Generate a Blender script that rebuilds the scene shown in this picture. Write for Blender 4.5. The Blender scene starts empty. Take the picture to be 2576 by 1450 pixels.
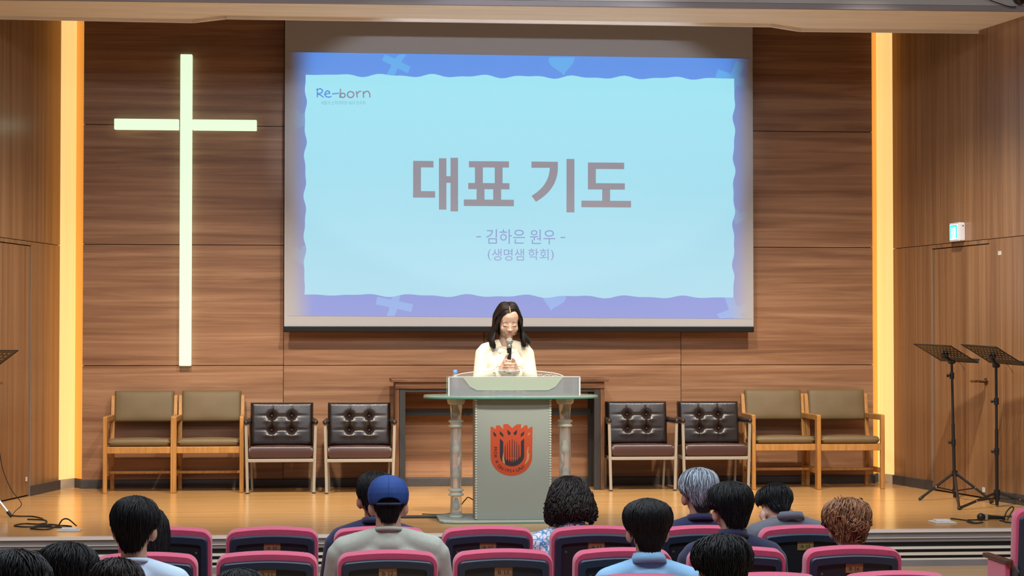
import bpy, bmesh, math, random
import numpy as np
from mathutils import Vector, Matrix, Euler
from mathutils.bvhtree import BVHTree

random.seed(7)
SC = bpy.context.scene
COL = SC.collection
R_ = math.radians

# ------------------------------------------------------------------ camera
FPX, YAW, PITCH = 5000.0, R_(5.3), math.atan(126 / 5000)
CAM = Vector((-1.38, -17.2, 1.28))
cd = bpy.data.cameras.new('camera'); cam = bpy.data.objects.new('camera', cd); COL.objects.link(cam)
cd.sensor_width = 36.0; cd.lens = FPX / 2576 * 36.0; cd.clip_end = 200
cam.location = CAM; cam.rotation_euler = (math.pi / 2 + PITCH, 0, -YAW)
SC.camera = cam

# ------------------------------------------------------------------ world, lights, exposure
SC.view_settings.view_transform = 'Standard'; SC.view_settings.look = 'None'
SC.view_settings.exposure = 0.0; SC.view_settings.gamma = 1.0; SC.view_settings.use_curve_mapping = False
W = bpy.data.worlds.new('hall_air'); SC.world = W; W.use_nodes = True
W.node_tree.nodes['Background'].inputs[0].default_value = (0.62, 0.70, 0.85, 1)
W.node_tree.nodes['Background'].inputs[1].default_value = 0.22

def spot(name, loc, target, power, color, size=60, blend=1.0, radius=0.12):
    l = bpy.data.lights.new(name, 'SPOT'); l.energy = power; l.color = color
    l.spot_size = R_(size); l.spot_blend = blend; l.shadow_soft_size = radius
    o = bpy.data.objects.new(name, l); COL.objects.link(o); o.location = loc
    o.rotation_euler = (Vector(target) - Vector(loc)).to_track_quat('-Z', 'Y').to_euler()
    return o
def area(name, loc, target, power, color, sx, sy):
    l = bpy.data.lights.new(name, 'AREA'); l.energy = power; l.color = color; l.shape = 'RECTANGLE'; l.size = sx; l.size_y = sy
    o = bpy.data.objects.new(name, l); COL.objects.link(o); o.location = loc
    o.rotation_euler = (Vector(target) - Vector(loc)).to_track_quat('-Z', 'Y').to_euler()
    return o
WARM = (1.0, 0.885, 0.735)
for i, x in enumerate((-2.7, -0.95, 0.95, 2.7)):
    spot('stage_spotlight', (x * 0.95, -3.6, 4.15), (x * 1.06, -1.15, 0.0), 700, WARM, 76, 1.0, 0.10)
spot('podium_spotlight', (0.35, -7.6, 4.3), (0.0, -2.85, 1.05), 820, (1.0, 0.89, 0.70), 20, 0.7, 0.10)
pj = spot('projector_beam', (0.26, -12.2, 2.85), (0.26, 0.0, 2.95), 1500, (0.90, 0.94, 1.0), 21, 0.25, 0.05)
pj.scale = (1.0, 0.60, 1.0)
for i, y in enumerate((-7.4, -10.4)):
    area('hall_ceiling_light', (-0.2, y, 4.35), (-0.2, y + 0.5, 0), 240, (0.84, 0.92, 1.0), 7.0, 0.6)

# ------------------------------------------------------------------ pixel helpers (directions only)
_F = Vector((math.sin(YAW) * math.cos(PITCH), math.cos(YAW) * math.cos(PITCH), math.sin(PITCH)))
_R = Vector((math.cos(YAW), -math.sin(YAW), 0)); _U = _R.cross(_F)
def ray(x, y): return _F + _R * ((x - 1288) / FPX) - _U * ((y - 725) / FPX)
def at_y(x, y, Y): d = ray(x, y); return CAM + d * ((Y - CAM.y) / d.y)
def at_z(x, y, Z): d = ray(x, y); return CAM + d * ((Z - CAM.z) / d.z)

# ------------------------------------------------------------------ materials
MATS = {}
def _new(name):
    m = bpy.data.materials.new(name); m.use_nodes = True
    nt = m.node_tree; b = nt.nodes['Principled BSDF']
    MATS[name] = m
    return m, nt, b
def c4(c): return (c[0], c[1], c[2], 1)
def mat(name, col, rough=0.5, metal=0.0, var=0.0, vscale=40.0, bump=0.0, bscale=200.0, spec=0.5, emit=None, estr=0.0, sheen=0.0, coat=0.0, stretch=None):
    m, nt, b = _new(name)
    b.inputs['Base Color'].default_value = c4(col); b.inputs['Roughness'].default_value = rough
    b.inputs['Metallic'].default_value = metal; b.inputs['Specular IOR Level'].default_value = spec
    b.inputs['Sheen Weight'].default_value = sheen; b.inputs['Coat Weight'].default_value = coat
    if emit: b.inputs['Emission Color'].default_value = c4(emit); b.inputs['Emission Strength'].default_value = estr
    tc = nt.nodes.new('ShaderNodeTexCoord'); src = tc.outputs['Object']
    if stretch:
        mp = nt.nodes.new('ShaderNodeMapping'); mp.inputs['Scale'].default_value = stretch
        nt.links.new(src, mp.inputs[0]); src = mp.outputs[0]
    if var:
        n = nt.nodes.new('ShaderNodeTexNoise'); n.inputs['Scale'].default_value = vscale; n.inputs['Detail'].default_value = 4
        nt.links.new(src, n.inputs['Vector'])
        r = nt.nodes.new('ShaderNodeValToRGB')
        r.color_ramp.elements[0].position = 0.3; r.color_ramp.elements[1].position = 0.7
        r.color_ramp.elements[0].color = c4([max(0, k * (1 - var)) for k in col]); r.color_ramp.elements[1].color = c4([min(1, k * (1 + var)) for k in col])
        nt.links.new(n.outputs['Fac'], r.inputs[0]); nt.links.new(r.outputs[0], b.inputs['Base Color'])
    if bump:
        n2 = nt.nodes.new('ShaderNodeTexNoise'); n2.inputs['Scale'].default_value = bscale; n2.inputs['Detail'].default_value = 3
        nt.links.new(src, n2.inputs['Vector'])
        bp = nt.nodes.new('ShaderNodeBump'); bp.inputs['Strength'].default_value = bump; bp.inputs['Distance'].default_value = 0.01
        nt.links.new(n2.outputs['Fac'], bp.inputs['Height']); nt.links.new(bp.outputs[0], b.inputs['Normal'])
    return m
def wood(name, cols, scale, rough=0.45, fine=6.0, rnd=True, coat=0.0, spec=0.4, bump=0.05):
    """long-grained wood: broad bands + fine streaks, offset per piece"""
    m, nt, b = _new(name); N = nt.nodes.new; L = nt.links.new
    tc = N('ShaderNodeTexCoord'); src = tc.outputs['Object']
    if rnd:
        oi = N('ShaderNodeObjectInfo'); mul = N('ShaderNodeMath'); mul.operation = 'MULTIPLY'; mul.inputs[1].default_value = 37.0
        L(oi.outputs['Random'], mul.inputs[0])
        add = N('ShaderNodeVectorMath'); add.operation = 'ADD'; L(src, add.inputs[0]); L(mul.outputs[0], add.inputs[1]); src = add.outputs[0]
    mp = N('ShaderNodeMapping'); mp.inputs['Scale'].default_value = scale; L(src, mp.inputs[0])
    n1 = N('ShaderNodeTexNoise'); n1.inputs['Scale'].default_value = 1.0; n1.inputs['Detail'].default_value = 5; n1.inputs['Roughness'].default_value = 0.62; n1.inputs['Distortion'].default_value = 0.6
    L(mp.outputs[0], n1.inputs['Vector'])
    mp2 = N('ShaderNodeMapping'); mp2.inputs['Scale'].default_value = [s * fine if s > 5 else s * 1.6 for s in scale]; L(src, mp2.inputs[0])
    n2 = N('ShaderNodeTexNoise'); n2.inputs['Scale'].default_value = 1.0; n2.inputs['Detail'].default_value = 3
    L(mp2.outputs[0], n2.inputs['Vector'])
    mx = N('ShaderNodeMath'); mx.operation = 'MULTIPLY_ADD'; mx.inputs[1].default_value = 0.26
    L(n2.outputs['Fac'], mx.inputs[0]); L(n1.outputs['Fac'], mx.inputs[2])
    r = N('ShaderNodeValToRGB'); e = r.color_ramp.elements
    e[0].position = 0.38; e[0].color = c4(cols[0]); e[1].position = 0.82; e[1].color = c4(cols[2])
    k = e.new(0.60); k.color = c4(cols[1])
    L(mx.outputs[0], r.inputs[0]); L(r.outputs[0], b.inputs['Base Color'])
    b.inputs['Roughness'].default_value = rough; b.inputs['Coat Weight'].default_value = coat; b.inputs['Coat Roughness'].default_value = 0.2
    b.inputs['Specular IOR Level'].default_value = spec
    bp = N('ShaderNodeBump'); bp.inputs['Strength'].default_value = bump; bp.inputs['Distance'].default_value = 0.004
    L(n2.outputs['Fac'], bp.inputs['Height']); L(bp.outputs[0], b.inputs['Normal'])
    return m
def hairmat(name, dark, light, rough=0.38):
    m, nt, b = _new(name); N = nt.nodes.new; L = nt.links.new
    g = N('ShaderNodeNewGeometry'); r = N('ShaderNodeValToRGB')
    r.color_ramp.elements[0].color = c4(dark); r.color_ramp.elements[1].color = c4(light)
    L(g.outputs['Random Per Island'], r.inputs[0]); L(r.outputs[0], b.inputs['Base Color'])
    b.inputs['Roughness'].default_value = rough; b.inputs['Specular IOR Level'].default_value = 0.30
    return m
def glassmat(name, tint, alpha, rough=0.05, ior=1.45):
    """clear plate: tinted see-through with a glossy surface"""
    m, nt, b = _new(name); N = nt.nodes.new; L = nt.links.new
    t = N('ShaderNodeBsdfTransparent'); t.inputs[0].default_value = c4(tint)
    mix = N('ShaderNodeMixShader'); mix.inputs[0].default_value = alpha
    b.inputs['Base Color'].default_value = c4(tint); b.inputs['Roughness'].default_value = rough; b.inputs['IOR'].default_value = ior
    L(t.outputs[0], mix.inputs[1]); L(b.outputs[0], mix.inputs[2]); L(mix.outputs[0], nt.nodes['Material Output'].inputs['Surface'])
    return m
def frostmat(name, col, see=0.18, trans=0.35, rough=0.45):
    m, nt, b = _new(name); N = nt.nodes.new; L = nt.links.new
    b.inputs['Base Color'].default_value = c4(col); b.inputs['Roughness'].default_value = rough
    tl = N('ShaderNodeBsdfTranslucent'); tl.inputs[0].default_value = c4(col)
    m1 = N('ShaderNodeMixShader'); m1.inputs[0].default_value = trans; L(b.outputs[0], m1.inputs[1]); L(tl.outputs[0], m1.inputs[2])
    t = N('ShaderNodeBsdfTransparent'); m2 = N('ShaderNodeMixShader'); m2.inputs[0].default_value = see
    L(m1.outputs[0], m2.inputs[1]); L(t.outputs[0], m2.inputs[2]); L(m2.outputs[0], nt.nodes['Material Output'].inputs['Surface'])
    return m

wood('wall_wood', [(0.175, 0.076, 0.038), (0.285, 0.143, 0.074), (0.42, 0.232, 0.13)], (0.5, 1, 12), 0.42, fine=5.0)
wood('side_wood', [(0.18, 0.088, 0.040), (0.28, 0.146, 0.066), (0.38, 0.215, 0.108)], (16, 16, 0.28), 0.32, coat=0.25, spec=0.5)
wood('stage_floor_wood', [(0.50, 0.265, 0.095), (0.60, 0.335, 0.125), (0.69, 0.41, 0.165)], (0.7, 14, 1), 0.20, rnd=False, spec=0.5, bump=0.02)
wood('apron_wood', [(0.50, 0.30, 0.14), (0.58, 0.36, 0.18), (0.66, 0.43, 0.22)], (0.7, 14, 1), 0.3, rnd=False, bump=0.02)
wood('oak', [(0.33, 0.145, 0.036), (0.43, 0.205, 0.055), (0.54, 0.28, 0.085)], (30, 30, 2.2), 0.38)
wood('desk_wood', [(0.045, 0.018, 0.008), (0.105, 0.045, 0.018), (0.22, 0.10, 0.042)], (2.2, 26, 26), 0.5)
wood('desk_wood_upright', [(0.045, 0.018, 0.008), (0.105, 0.045, 0.018), (0.22, 0.10, 0.042)], (26, 26, 2.2), 0.5)
mat('groove', (0.03, 0.014, 0.008), 0.8)
mat('baseboard', (0.06, 0.056, 0.058), 0.45, var=0.1)
mat('baseboard_cove_lit', (0.52, 0.47, 0.36), 0.5)  # same baseboard, cove light on it put into a paler colour
mat('plaster', (0.90, 0.90, 0.90), 0.75, var=0.07, vscale=3.0, bump=0.05, bscale=60, stretch=(0.4, 3, 1))
mat('fascia_grey', (0.50, 0.51, 0.52), 0.7, var=0.05, vscale=2)
mat('lip_grey', (0.30, 0.28, 0.31), 0.6)
mat('ceiling_dark', (0.16, 0.14, 0.13), 0.8)
mat('stage_trim', (0.80, 0.74, 0.70), 0.35)
mat('stage_grey', (0.23, 0.22, 0.225), 0.5, var=0.08, vscale=5)
mat('stage_dark', (0.012, 0.014, 0.018), 0.6)
mat('slat_cream', (0.78, 0.72, 0.62), 0.45)
mat('screen_cloth', (0.43, 0.435, 0.46), 0.85)
mat('black_bar', (0.004, 0.004, 0.005), 0.5, spec=0.3)
mat('cross_light', (0.12, 0.14, 0.11), 0.5, emit=(0.82, 1.0, 0.72), estr=0.97)
mat('cove_orange', (0.70, 0.36, 0.08), 0.6)
mat('vinyl_tan', (0.155, 0.105, 0.046), 0.58, var=0.06, vscale=8, bump=0.06, bscale=260)
mat('leather', (0.020, 0.013, 0.012), 0.30, spec=0.6, bump=0.10, bscale=140)
mat('leather_seat', (0.060, 0.026, 0.021), 0.34, spec=0.5, bump=0.08, bscale=140)
mat('frame_beige', (0.36, 0.32, 0.26), 0.42, metal=0.2)
mat('arm_dark', (0.030, 0.018, 0.014), 0.35)
mat('steel_black', (0.022, 0.022, 0.024), 0.5)
mat('black_plastic', (0.012, 0.012, 0.013), 0.4)
mat('cable_black', (0.014, 0.013, 0.013), 0.5)
mat('chrome', (0.72, 0.72, 0.74), 0.18, metal=1.0)
mat('bronze', (0.20, 0.10, 0.045), 0.3, metal=0.9)
mat('white_plastic', (0.74, 0.73, 0.78), 0.4)
mat('white_tape', (0.66, 0.63, 0.55), 0.6, var=0.15, vscale=60)
mat('seat_pink', (0.56, 0.068, 0.155), 0.85, var=0.08, vscale=90, bump=0.25, bscale=900, sheen=0.35)
mat('seat_navy', (0.014, 0.026, 0.052), 0.42, spec=0.5, bump=0.05, bscale=500)
mat('seat_recess', (0.008, 0.011, 0.018), 0.5)
mat('brass', (0.30, 0.165, 0.085), 0.45, metal=0.35, var=0.2, vscale=60)
mat('brass_gold', (0.38, 0.27, 0.10), 0.45, metal=0.35, var=0.2, vscale=60)
mat('ink', (0.02, 0.012, 0.010), 0.6)
mat('seat_metal', (0.05, 0.05, 0.055), 0.45)
mat('arm_wood', (0.075, 0.022, 0.014), 0.4, var=0.2, vscale=20)
frostmat('frosted', (0.48, 0.525, 0.455), 0.10, 0.25)
frostmat('frosted_side', (0.45, 0.53, 0.50), 0.15, 0.3)
frostmat('frosted_light', (0.46, 0.46, 0.49), 0.45, 0.3, 0.3)
frostmat('shelf_green', (0.60, 0.67, 0.54), 0.10, 0.3, 0.5)
frostmat('milky', (0.82, 0.84, 0.74), 0.10, 0.35)
glassmat('glass_green', (0.80, 0.93, 0.87), 0.34)
glassmat('glass_edge', (0.10, 0.32, 0.25), 0.75)
def real_glass(name, col, rough=0.02, ior=1.45):
    m, nt, b = _new(name); b.inputs['Base Color'].default_value = c4(col); b.inputs['Transmission Weight'].default_value = 1.0
    b.inputs['Roughness'].default_value = rough; b.inputs['IOR'].default_value = ior
real_glass('crystal', (0.97, 0.98, 0.97), 0.03, 1.42)
_nt = MATS['crystal'].node_tree; _d = _nt.nodes.new('ShaderNodeBsdfDiffuse'); _d.inputs[0].default_value = (0.80, 0.82, 0.80, 1)
_t = _nt.nodes.new('ShaderNodeBsdfTransparent'); _m1 = _nt.nodes.new('ShaderNodeMixShader'); _m1.inputs[0].default_value = 0.45
_m2 = _nt.nodes.new('ShaderNodeMixShader'); _m2.inputs[0].default_value = 0.38
_nt.links.new(_d.outputs[0], _m1.inputs[1]); _nt.links.new(_t.outputs[0], _m1.inputs[2])
_nt.links.new(_nt.nodes['Principled BSDF'].outputs[0], _m2.inputs[1]); _nt.links.new(_m1.outputs[0], _m2.inputs[2]); _nt.links.new(_m2.outputs[0], _nt.nodes['Material Output'].inputs['Surface'])
glassmat('acrylic', (0.96, 0.97, 0.96), 0.08, 0.05, 1.45)
mat('clear_rim', (0.75, 0.78, 0.76), 0.2)
mat('bottle_cap', (0.20, 0.40, 0.78), 0.4)
glassmat('bottle_clear', (0.93, 0.96, 0.99), 0.22)
mat('emblem_red', (0.56, 0.075, 0.022), 0.45)
mat('emblem_dark', (0.030, 0.022, 0.028), 0.5)
mat('emblem_worn', (0.52, 0.27, 0.12), 0.6)
mat('exit_frame', (0.72, 0.71, 0.76), 0.4)
mat('exit_green', (0.0, 0.5, 0.42), 0.4, emit=(0.0, 0.78, 0.66), estr=0.85)
mat('exit_white', (0.8, 1, 1), 0.4, emit=(0.62, 1.0, 0.95), estr=1.1)
mat('exit_figure', (0.2, 0.7, 0.66), 0.4, emit=(0.22, 0.86, 0.80), estr=0.8)
mat('mic_grille', (0.42, 0.41, 0.37), 0.38, metal=0.7, bump=0.5, bscale=900)
mat('mic_band', (0.62, 0.62, 0.58), 0.25, metal=0.8)
mat('skin', (0.56, 0.335, 0.245), 0.48, var=0.05, vscale=30)
mat('skin_pale', (0.52, 0.325, 0.24), 0.45, var=0.05, vscale=30)
mat('skin_warm', (0.48, 0.26, 0.185), 0.5, var=0.06, vscale=30)
mat('lips', (0.46, 0.16, 0.13), 0.45)
mat('brow', (0.075, 0.038, 0.024), 0.7)
mat('scalp', (0.50, 0.30, 0.15), 0.6)
hairmat('hair_black', (0.0015, 0.0015, 0.002), (0.006, 0.0065, 0.009), 0.52)
hairmat('hair_brownblack', (0.004, 0.003, 0.003), (0.018, 0.009, 0.007), 0.45)
hairmat('hair_grey', (0.030, 0.035, 0.045), (0.50, 0.57, 0.66), 0.42)
hairmat('hair_auburn', (0.045, 0.016, 0.008), (0.42, 0.20, 0.095), 0.5)
hairmat('hair_auburn_base', (0.06, 0.022, 0.010), (0.06, 0.022, 0.010), 0.6)
hairmat('hair_shell_dark', (0.004, 0.004, 0.005), (0.004, 0.004, 0.005), 0.6)
mat('cap_blue', (0.010, 0.050, 0.225), 0.8, var=0.08, vscale=80, bump=0.15, bscale=700)
mat('cap_strap', (0.012, 0.022, 0.075), 0.7)
CL = dict(rough=0.85, bump=0.25, bscale=500, sheen=0.2)
mat('cloth_cream', (0.86, 0.78, 0.60), 0.85, bump=0.4, bscale=420, sheen=0.3, var=0.03, vscale=120)
mat('cloth_collar', (0.70, 0.69, 0.62), 0.8, bump=0.15, bscale=600)
mat('cloth_sage', (0.40, 0.43, 0.37), var=0.05, vscale=60, **CL)
mat('cloth_paleblue', (0.50, 0.66, 0.82), **CL)
mat('cloth_skyblue', (0.26, 0.52, 0.80), **CL)
mat('cloth_navy', (0.010, 0.016, 0.060), **CL)
mat('cloth_suit_navy', (0.013, 0.018, 0.075), **CL)
mat('cloth_grey', (0.105, 0.115, 0.145), **CL)
mat('cloth_black', (0.014, 0.014, 0.017), **CL)
mat('cloth_white', (0.70, 0.72, 0.76), **CL)
mat('shoe', (0.02, 0.018, 0.018), 0.4)

def pattern_cloth():
    m, nt, b = _new('cloth_pattern'); N = nt.nodes.new; L = nt.links.new
    tc = N('ShaderNodeTexCoord'); n = N('ShaderNodeTexNoise'); n.inputs['Scale'].default_value = 9; n.inputs['Detail'].default_value = 2
    ad = N('ShaderNodeMix'); ad.data_type = 'VECTOR'; ad.inputs['Factor'].default_value = 0.35
    L(tc.outputs['Object'], n.inputs['Vector']); L(tc.outputs['Object'], ad.inputs[4]); L(n.outputs['Color'], ad.inputs[5])
    v = N('ShaderNodeTexVoronoi'); v.feature = 'DISTANCE_TO_EDGE'; v.inputs['Scale'].default_value = 17; L(ad.outputs[1], v.inputs['Vector'])
    r = N('ShaderNodeValToRGB'); e = r.color_ramp.elements; e[0].position = 0.0; e[0].color = (0.03, 0.16, 0.42, 1); e[1].position = 0.16; e[1].color = (0.74, 0.70, 0.74, 1)
    k = e.new(0.055); k.color = (0.12, 0.36, 0.66, 1); k2 = e.new(0.085); k2.color = (0.66, 0.68, 0.76, 1)
    L(v.outputs['Distance'], r.inputs[0]); L(r.outputs[0], b.inputs['Base Color']); b.inputs['Roughness'].default_value = 0.85
pattern_cloth()

def cove_panel_mat():
    m, nt, b = _new('cove_glow'); N = nt.nodes.new; L = nt.links.new
    tc = N('ShaderNodeTexCoord'); mp = N('ShaderNodeMapping'); mp.inputs['Scale'].default_value = (90, 90, 0.3); L(tc.outputs['Object'], mp.inputs[0])
    n = N('ShaderNodeTexNoise'); n.inputs['Scale'].default_value = 1.0; L(mp.outputs[0], n.inputs['Vector'])
    r = N('ShaderNodeValToRGB'); r.color_ramp.elements[0].position = 0.3; r.color_ramp.elements[0].color = (1.0, 0.60, 0.19, 1); r.color_ramp.elements[1].position = 0.7; r.color_ramp.elements[1].color = (1.0, 0.70, 0.27, 1)
    L(n.outputs['Fac'], r.inputs[0]); L(r.outputs[0], b.inputs['Emission Color']); b.inputs['Emission Strength'].default_value = 0.86  # emission painted onto a lit panel, in place of a hidden light strip
    b.inputs['Base Color'].default_value = (0.5, 0.34, 0.16, 1); b.inputs['Roughness'].default_value = 0.6
cove_panel_mat()
def cove_strip_mat():
    m, nt, b = _new('cove_strip'); N = nt.nodes.new; L = nt.links.new
    tc = N('ShaderNodeTexCoord'); mp = N('ShaderNodeMapping'); mp.inputs['Scale'].default_value = (1, 1, 1); L(tc.outputs['UV'], mp.inputs[0])
    br = N('ShaderNodeTexBrick'); br.offset = 0.5
    br.inputs['Color1'].default_value = (0.16, 0.055, 0.008, 1); br.inputs['Color2'].default_value = (0.16, 0.055, 0.008, 1); br.inputs['Mortar'].default_value = (0.78, 0.36, 0.06, 1)
    br.inputs['Scale'].default_value = 1.0; br.inputs['Mortar Size'].default_value = 0.0085; br.inputs['Brick Width'].default_value = 0.021; br.inputs['Row Height'].default_value = 0.0205
    L(mp.outputs[0], br.inputs['Vector']); L(br.outputs['Color'], b.inputs['Base Color']); L(br.outputs['Color'], b.inputs['Emission Color'])
    b.inputs['Emission Strength'].default_value = 0.42; b.inputs['Roughness'].default_value = 0.6  # wall return emits its own colour, standing in for cove light on it
cove_strip_mat()

def image_mat(name, emit, base=(0.13, 0.13, 0.135), emit2=None, zlo=1.4, zhi=3.7, fade=None):
    """projected light on the cloth: cloth colour + projected colour"""
    m, nt, b = _new(name); N = nt.nodes.new; L = nt.links.new
    b.inputs['Base Color'].default_value = c4(base); b.inputs['Roughness'].default_value = 0.9; b.inputs['Specular IOR Level'].default_value = 0.1
    b.inputs['Emission Strength'].default_value = 1.0; b.inputs['Emission Color'].default_value = c4(emit)
    g = N('ShaderNodeNewGeometry'); s = N('ShaderNodeSeparateXYZ'); L(g.outputs['Position'], s.inputs[0])
    if emit2:
        mr = N('ShaderNodeMapRange'); mr.inputs['From Min'].default_value = zlo; mr.inputs['From Max'].default_value = zhi; L(s.outputs['Z'], mr.inputs['Value'])
        mx = N('ShaderNodeMix'); mx.data_type = 'RGBA'; mx.inputs[6].default_value = c4(emit2); mx.inputs[7].default_value = c4(emit)
        L(mr.outputs[0], mx.inputs[0]); L(mx.outputs[2], b.inputs['Emission Color'])
    if fade:
        x0, x1, w = fade
        a = N('ShaderNodeMapRange'); a.interpolation_type = 'SMOOTHSTEP'; a.inputs['From Min'].default_value = x0; a.inputs['From Max'].default_value = x0 + w; L(s.outputs['X'], a.inputs['Value'])
        c = N('ShaderNodeMapRange'); c.interpolation_type = 'SMOOTHSTEP'; c.inputs['From Min'].default_value = x1; c.inputs['From Max'].default_value = x1 - w; L(s.outputs['X'], c.inputs['Value'])
        mu = N('ShaderNodeMath'); mu.operation = 'MULTIPLY'; L(a.outputs[0], mu.inputs[0]); L(c.outputs[0], mu.inputs[1]); L(mu.outputs[0], b.inputs['Emission Strength'])
        bm_ = N('ShaderNodeMix'); bm_.data_type = 'RGBA'; bm_.inputs[6].default_value = (0.43, 0.435, 0.46, 1); bm_.inputs[7].default_value = c4(base); L(mu.outputs[0], bm_.inputs[0]); L(bm_.outputs[2], b.inputs['Base Color'])
    return m

# ------------------------------------------------------------------ mesh helpers
class MB:
    def __init__(s): s.v = []; s.f = []; s.m = []; s.cur = 0
    def _add(s, vs, fs, M=None):
        o = len(s.v)
        s.v += [tuple(M @ Vector(p)) for p in vs] if M is not None else [tuple(p) for p in vs]
        s.f += [tuple(i + o for i in f) for f in fs]; s.m += [s.cur] * len(fs)
        return s
    def box(s, c, d, M=None):
        x, y, z = c; a, b, h = d[0] / 2, d[1] / 2, d[2] / 2
        vs = [(x + i * a, y + j * b, z + k * h) for k in (-1, 1) for j in (-1, 1) for i in (-1, 1)]
        return s._add(vs, [(0, 2, 3, 1), (4, 5, 7, 6), (0, 1, 5, 4), (2, 6, 7, 3), (0, 4, 6, 2), (1, 3, 7, 5)], M)
    def beam(s, p0, p1, w, h, up=(0, 0, 1)):
        p0, p1 = Vector(p0), Vector(p1); d = (p1 - p0); L = d.length; d.normalize()
        u = Vector(up)
        if abs(d.dot(u)) > 0.95: u = Vector((0, 1, 0))
        x = d.cross(u).normalized(); y = x.cross(d)
        vs = [p + x * (i * w / 2) + y * (j * h / 2) for p in (p0, p1) for j in (-1, 1) for i in (-1, 1)]
        return s._add(vs, [(0, 2, 3, 1), (4, 5, 7, 6), (0, 1, 5, 4), (2, 6, 7, 3), (0, 4, 6, 2), (1, 3, 7, 5)])
    def tube(s, pts, r, n=8, caps=True, closed=False):
        pts = [Vector(p) for p in pts]; k = len(pts)
        rs = list(r) if hasattr(r, '__len__') else [r] * k
        vs, fs = [], []; ref = None
        for i, p in enumerate(pts):
            if closed: t = pts[(i + 1) % k] - pts[i - 1]
            else: t = pts[min(i + 1, k - 1)] - pts[max(i - 1, 0)]
            t = t.normalized() if t.length > 1e-9 else Vector((0, 0, 1))
            if ref is None: ref = Vector((1, 0, 0)) if abs(t.x) < 0.8 else Vector((0, 1, 0))
            x = (ref - t * ref.dot(t)).normalized(); y = t.cross(x); ref = x
            for j in range(n):
                a = 2 * math.pi * j / n; vs.append(p + x * (math.cos(a) * rs[i]) + y * (math.sin(a) * rs[i]))
        for i in range(k if closed else k - 1):
            for j in range(n):
                a, b = i * n + j, i * n + (j + 1) % n; c, d = ((i + 1) % k) * n + (j + 1) % n, ((i + 1) % k) * n + j
                fs.append((a, b, c, d))
        if caps and not closed: fs.append(tuple(range(n - 1, -1, -1))); fs.append(tuple((k - 1) * n + j for j in range(n)))
        return s._add(vs, fs)
    def lathe(s, prof, n=24, M=None, sx=1.0, sy=1.0):
        vs, fs = [], []; k = len(prof)
        for (r, z) in prof:
            for j in range(n):
                a = 2 * math.pi * j / n; vs.append((r * math.cos(a) * sx, r * math.sin(a) * sy, z))
        for i in range(k - 1):
            for j in range(n):
                fs.append((i * n + j, i * n + (j + 1) % n, (i + 1) * n + (j + 1) % n, (i + 1) * n + j))
        fs.append(tuple(range(n - 1, -1, -1))); fs.append(tuple((k - 1) * n + j for j in range(n)))
        return s._add(vs, fs, M)
    def ell(s, c, r, M=None, n=16, k=10, rot=None):
        B = Matrix.Translation(c) @ (rot.to_matrix().to_4x4() if rot else Matrix()) @ Matrix.Diagonal((r[0], r[1], r[2], 1))
        if M is not None: B = M @ B
        vs = [(0, 0, -1)]
        for i in range(1, k):
            a = -math.pi / 2 + math.pi * i / k
            for j in range(n):
                b = 2 * math.pi * j / n; vs.append((math.cos(a) * math.cos(b), math.cos(a) * math.sin(b), math.sin(a)))
        vs.append((0, 0, 1)); fs = []
        for j in range(n): fs.append((0, 1 + (j + 1) % n, 1 + j))
        for i in range(k - 2):
            for j in range(n):
                fs.append((1 + i * n + j, 1 + i * n + (j + 1) % n, 1 + (i + 1) * n + (j + 1) % n, 1 + (i + 1) * n + j))
        l = len(vs) - 1
        for j in range(n): fs.append((l, 1 + (k - 2) * n + j, 1 + (k - 2) * n + (j + 1) % n))
        return s._add(vs, fs, B)
    def cap(s, p0, p1, r0, r1=None, M=None, n=12):
        """tapered capsule"""
        r1 = r0 if r1 is None else r1
        p0, p1 = Vector(p0), Vector(p1)
        if M is not None: p0, p1 = M @ p0, M @ p1
        t = (p1 - p0); L = max(t.length, 1e-6); t /= L
        pts, rs = [], []
        for a in (80, 50, 20): pts.append(p0 - t * r0 * math.sin(R_(a))); rs.append(r0 * math.cos(R_(a)))
        for a in (0, 0.5, 1): pts.append(p0 + t * L * a); rs.append(r0 + (r1 - r0) * a)
        for a in (20, 50, 80): pts.append(p1 + t * r1 * math.sin(R_(a))); rs.append(r1 * math.cos(R_(a)))
        return s.tube(pts, rs, n)
    def prism(s, poly, y0, y1):
        """poly in (x,z), extruded along y"""
        k = len(poly); vs = [(p[0], y0, p[1]) for p in poly] + [(p[0], y1, p[1]) for p in poly]
        fs = [tuple(range(k)), tuple(range(2 * k - 1, k - 1, -1))] + [(i, i + k, (i + 1) % k + k, (i + 1) % k) for i in range(k)]
        return s._add(vs, fs)
    def prismz(s, poly, z0, z1):
        k = len(poly); vs = [(p[0], p[1], z0) for p in poly] + [(p[0], p[1], z1) for p in poly]
        fs = [tuple(range(k - 1, -1, -1)), tuple(range(k, 2 * k))] + [(i, (i + 1) % k, (i + 1) % k + k, i + k) for i in range(k)]
        return s._add(vs, fs)
    def mesh(s, name):
        me = bpy.data.meshes.new(name); me.from_pydata(s.v, [], s.f); me.validate(); return me
def fix_normals(me, bevel=0.0, seg=2):
    bm = bmesh.new(); bm.from_mesh(me)
    bmesh.ops.recalc_face_normals(bm, faces=bm.faces)
    if bevel:
        es = [e for e in bm.edges if len(e.link_faces) == 2 and e.calc_face_angle(0) > 0.5]
        bmesh.ops.bevel(bm, geom=es, offset=bevel, segments=seg, affect='EDGES', profile=0.5, clamp_overlap=True)
    bm.to_mesh(me); bm.free()
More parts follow.
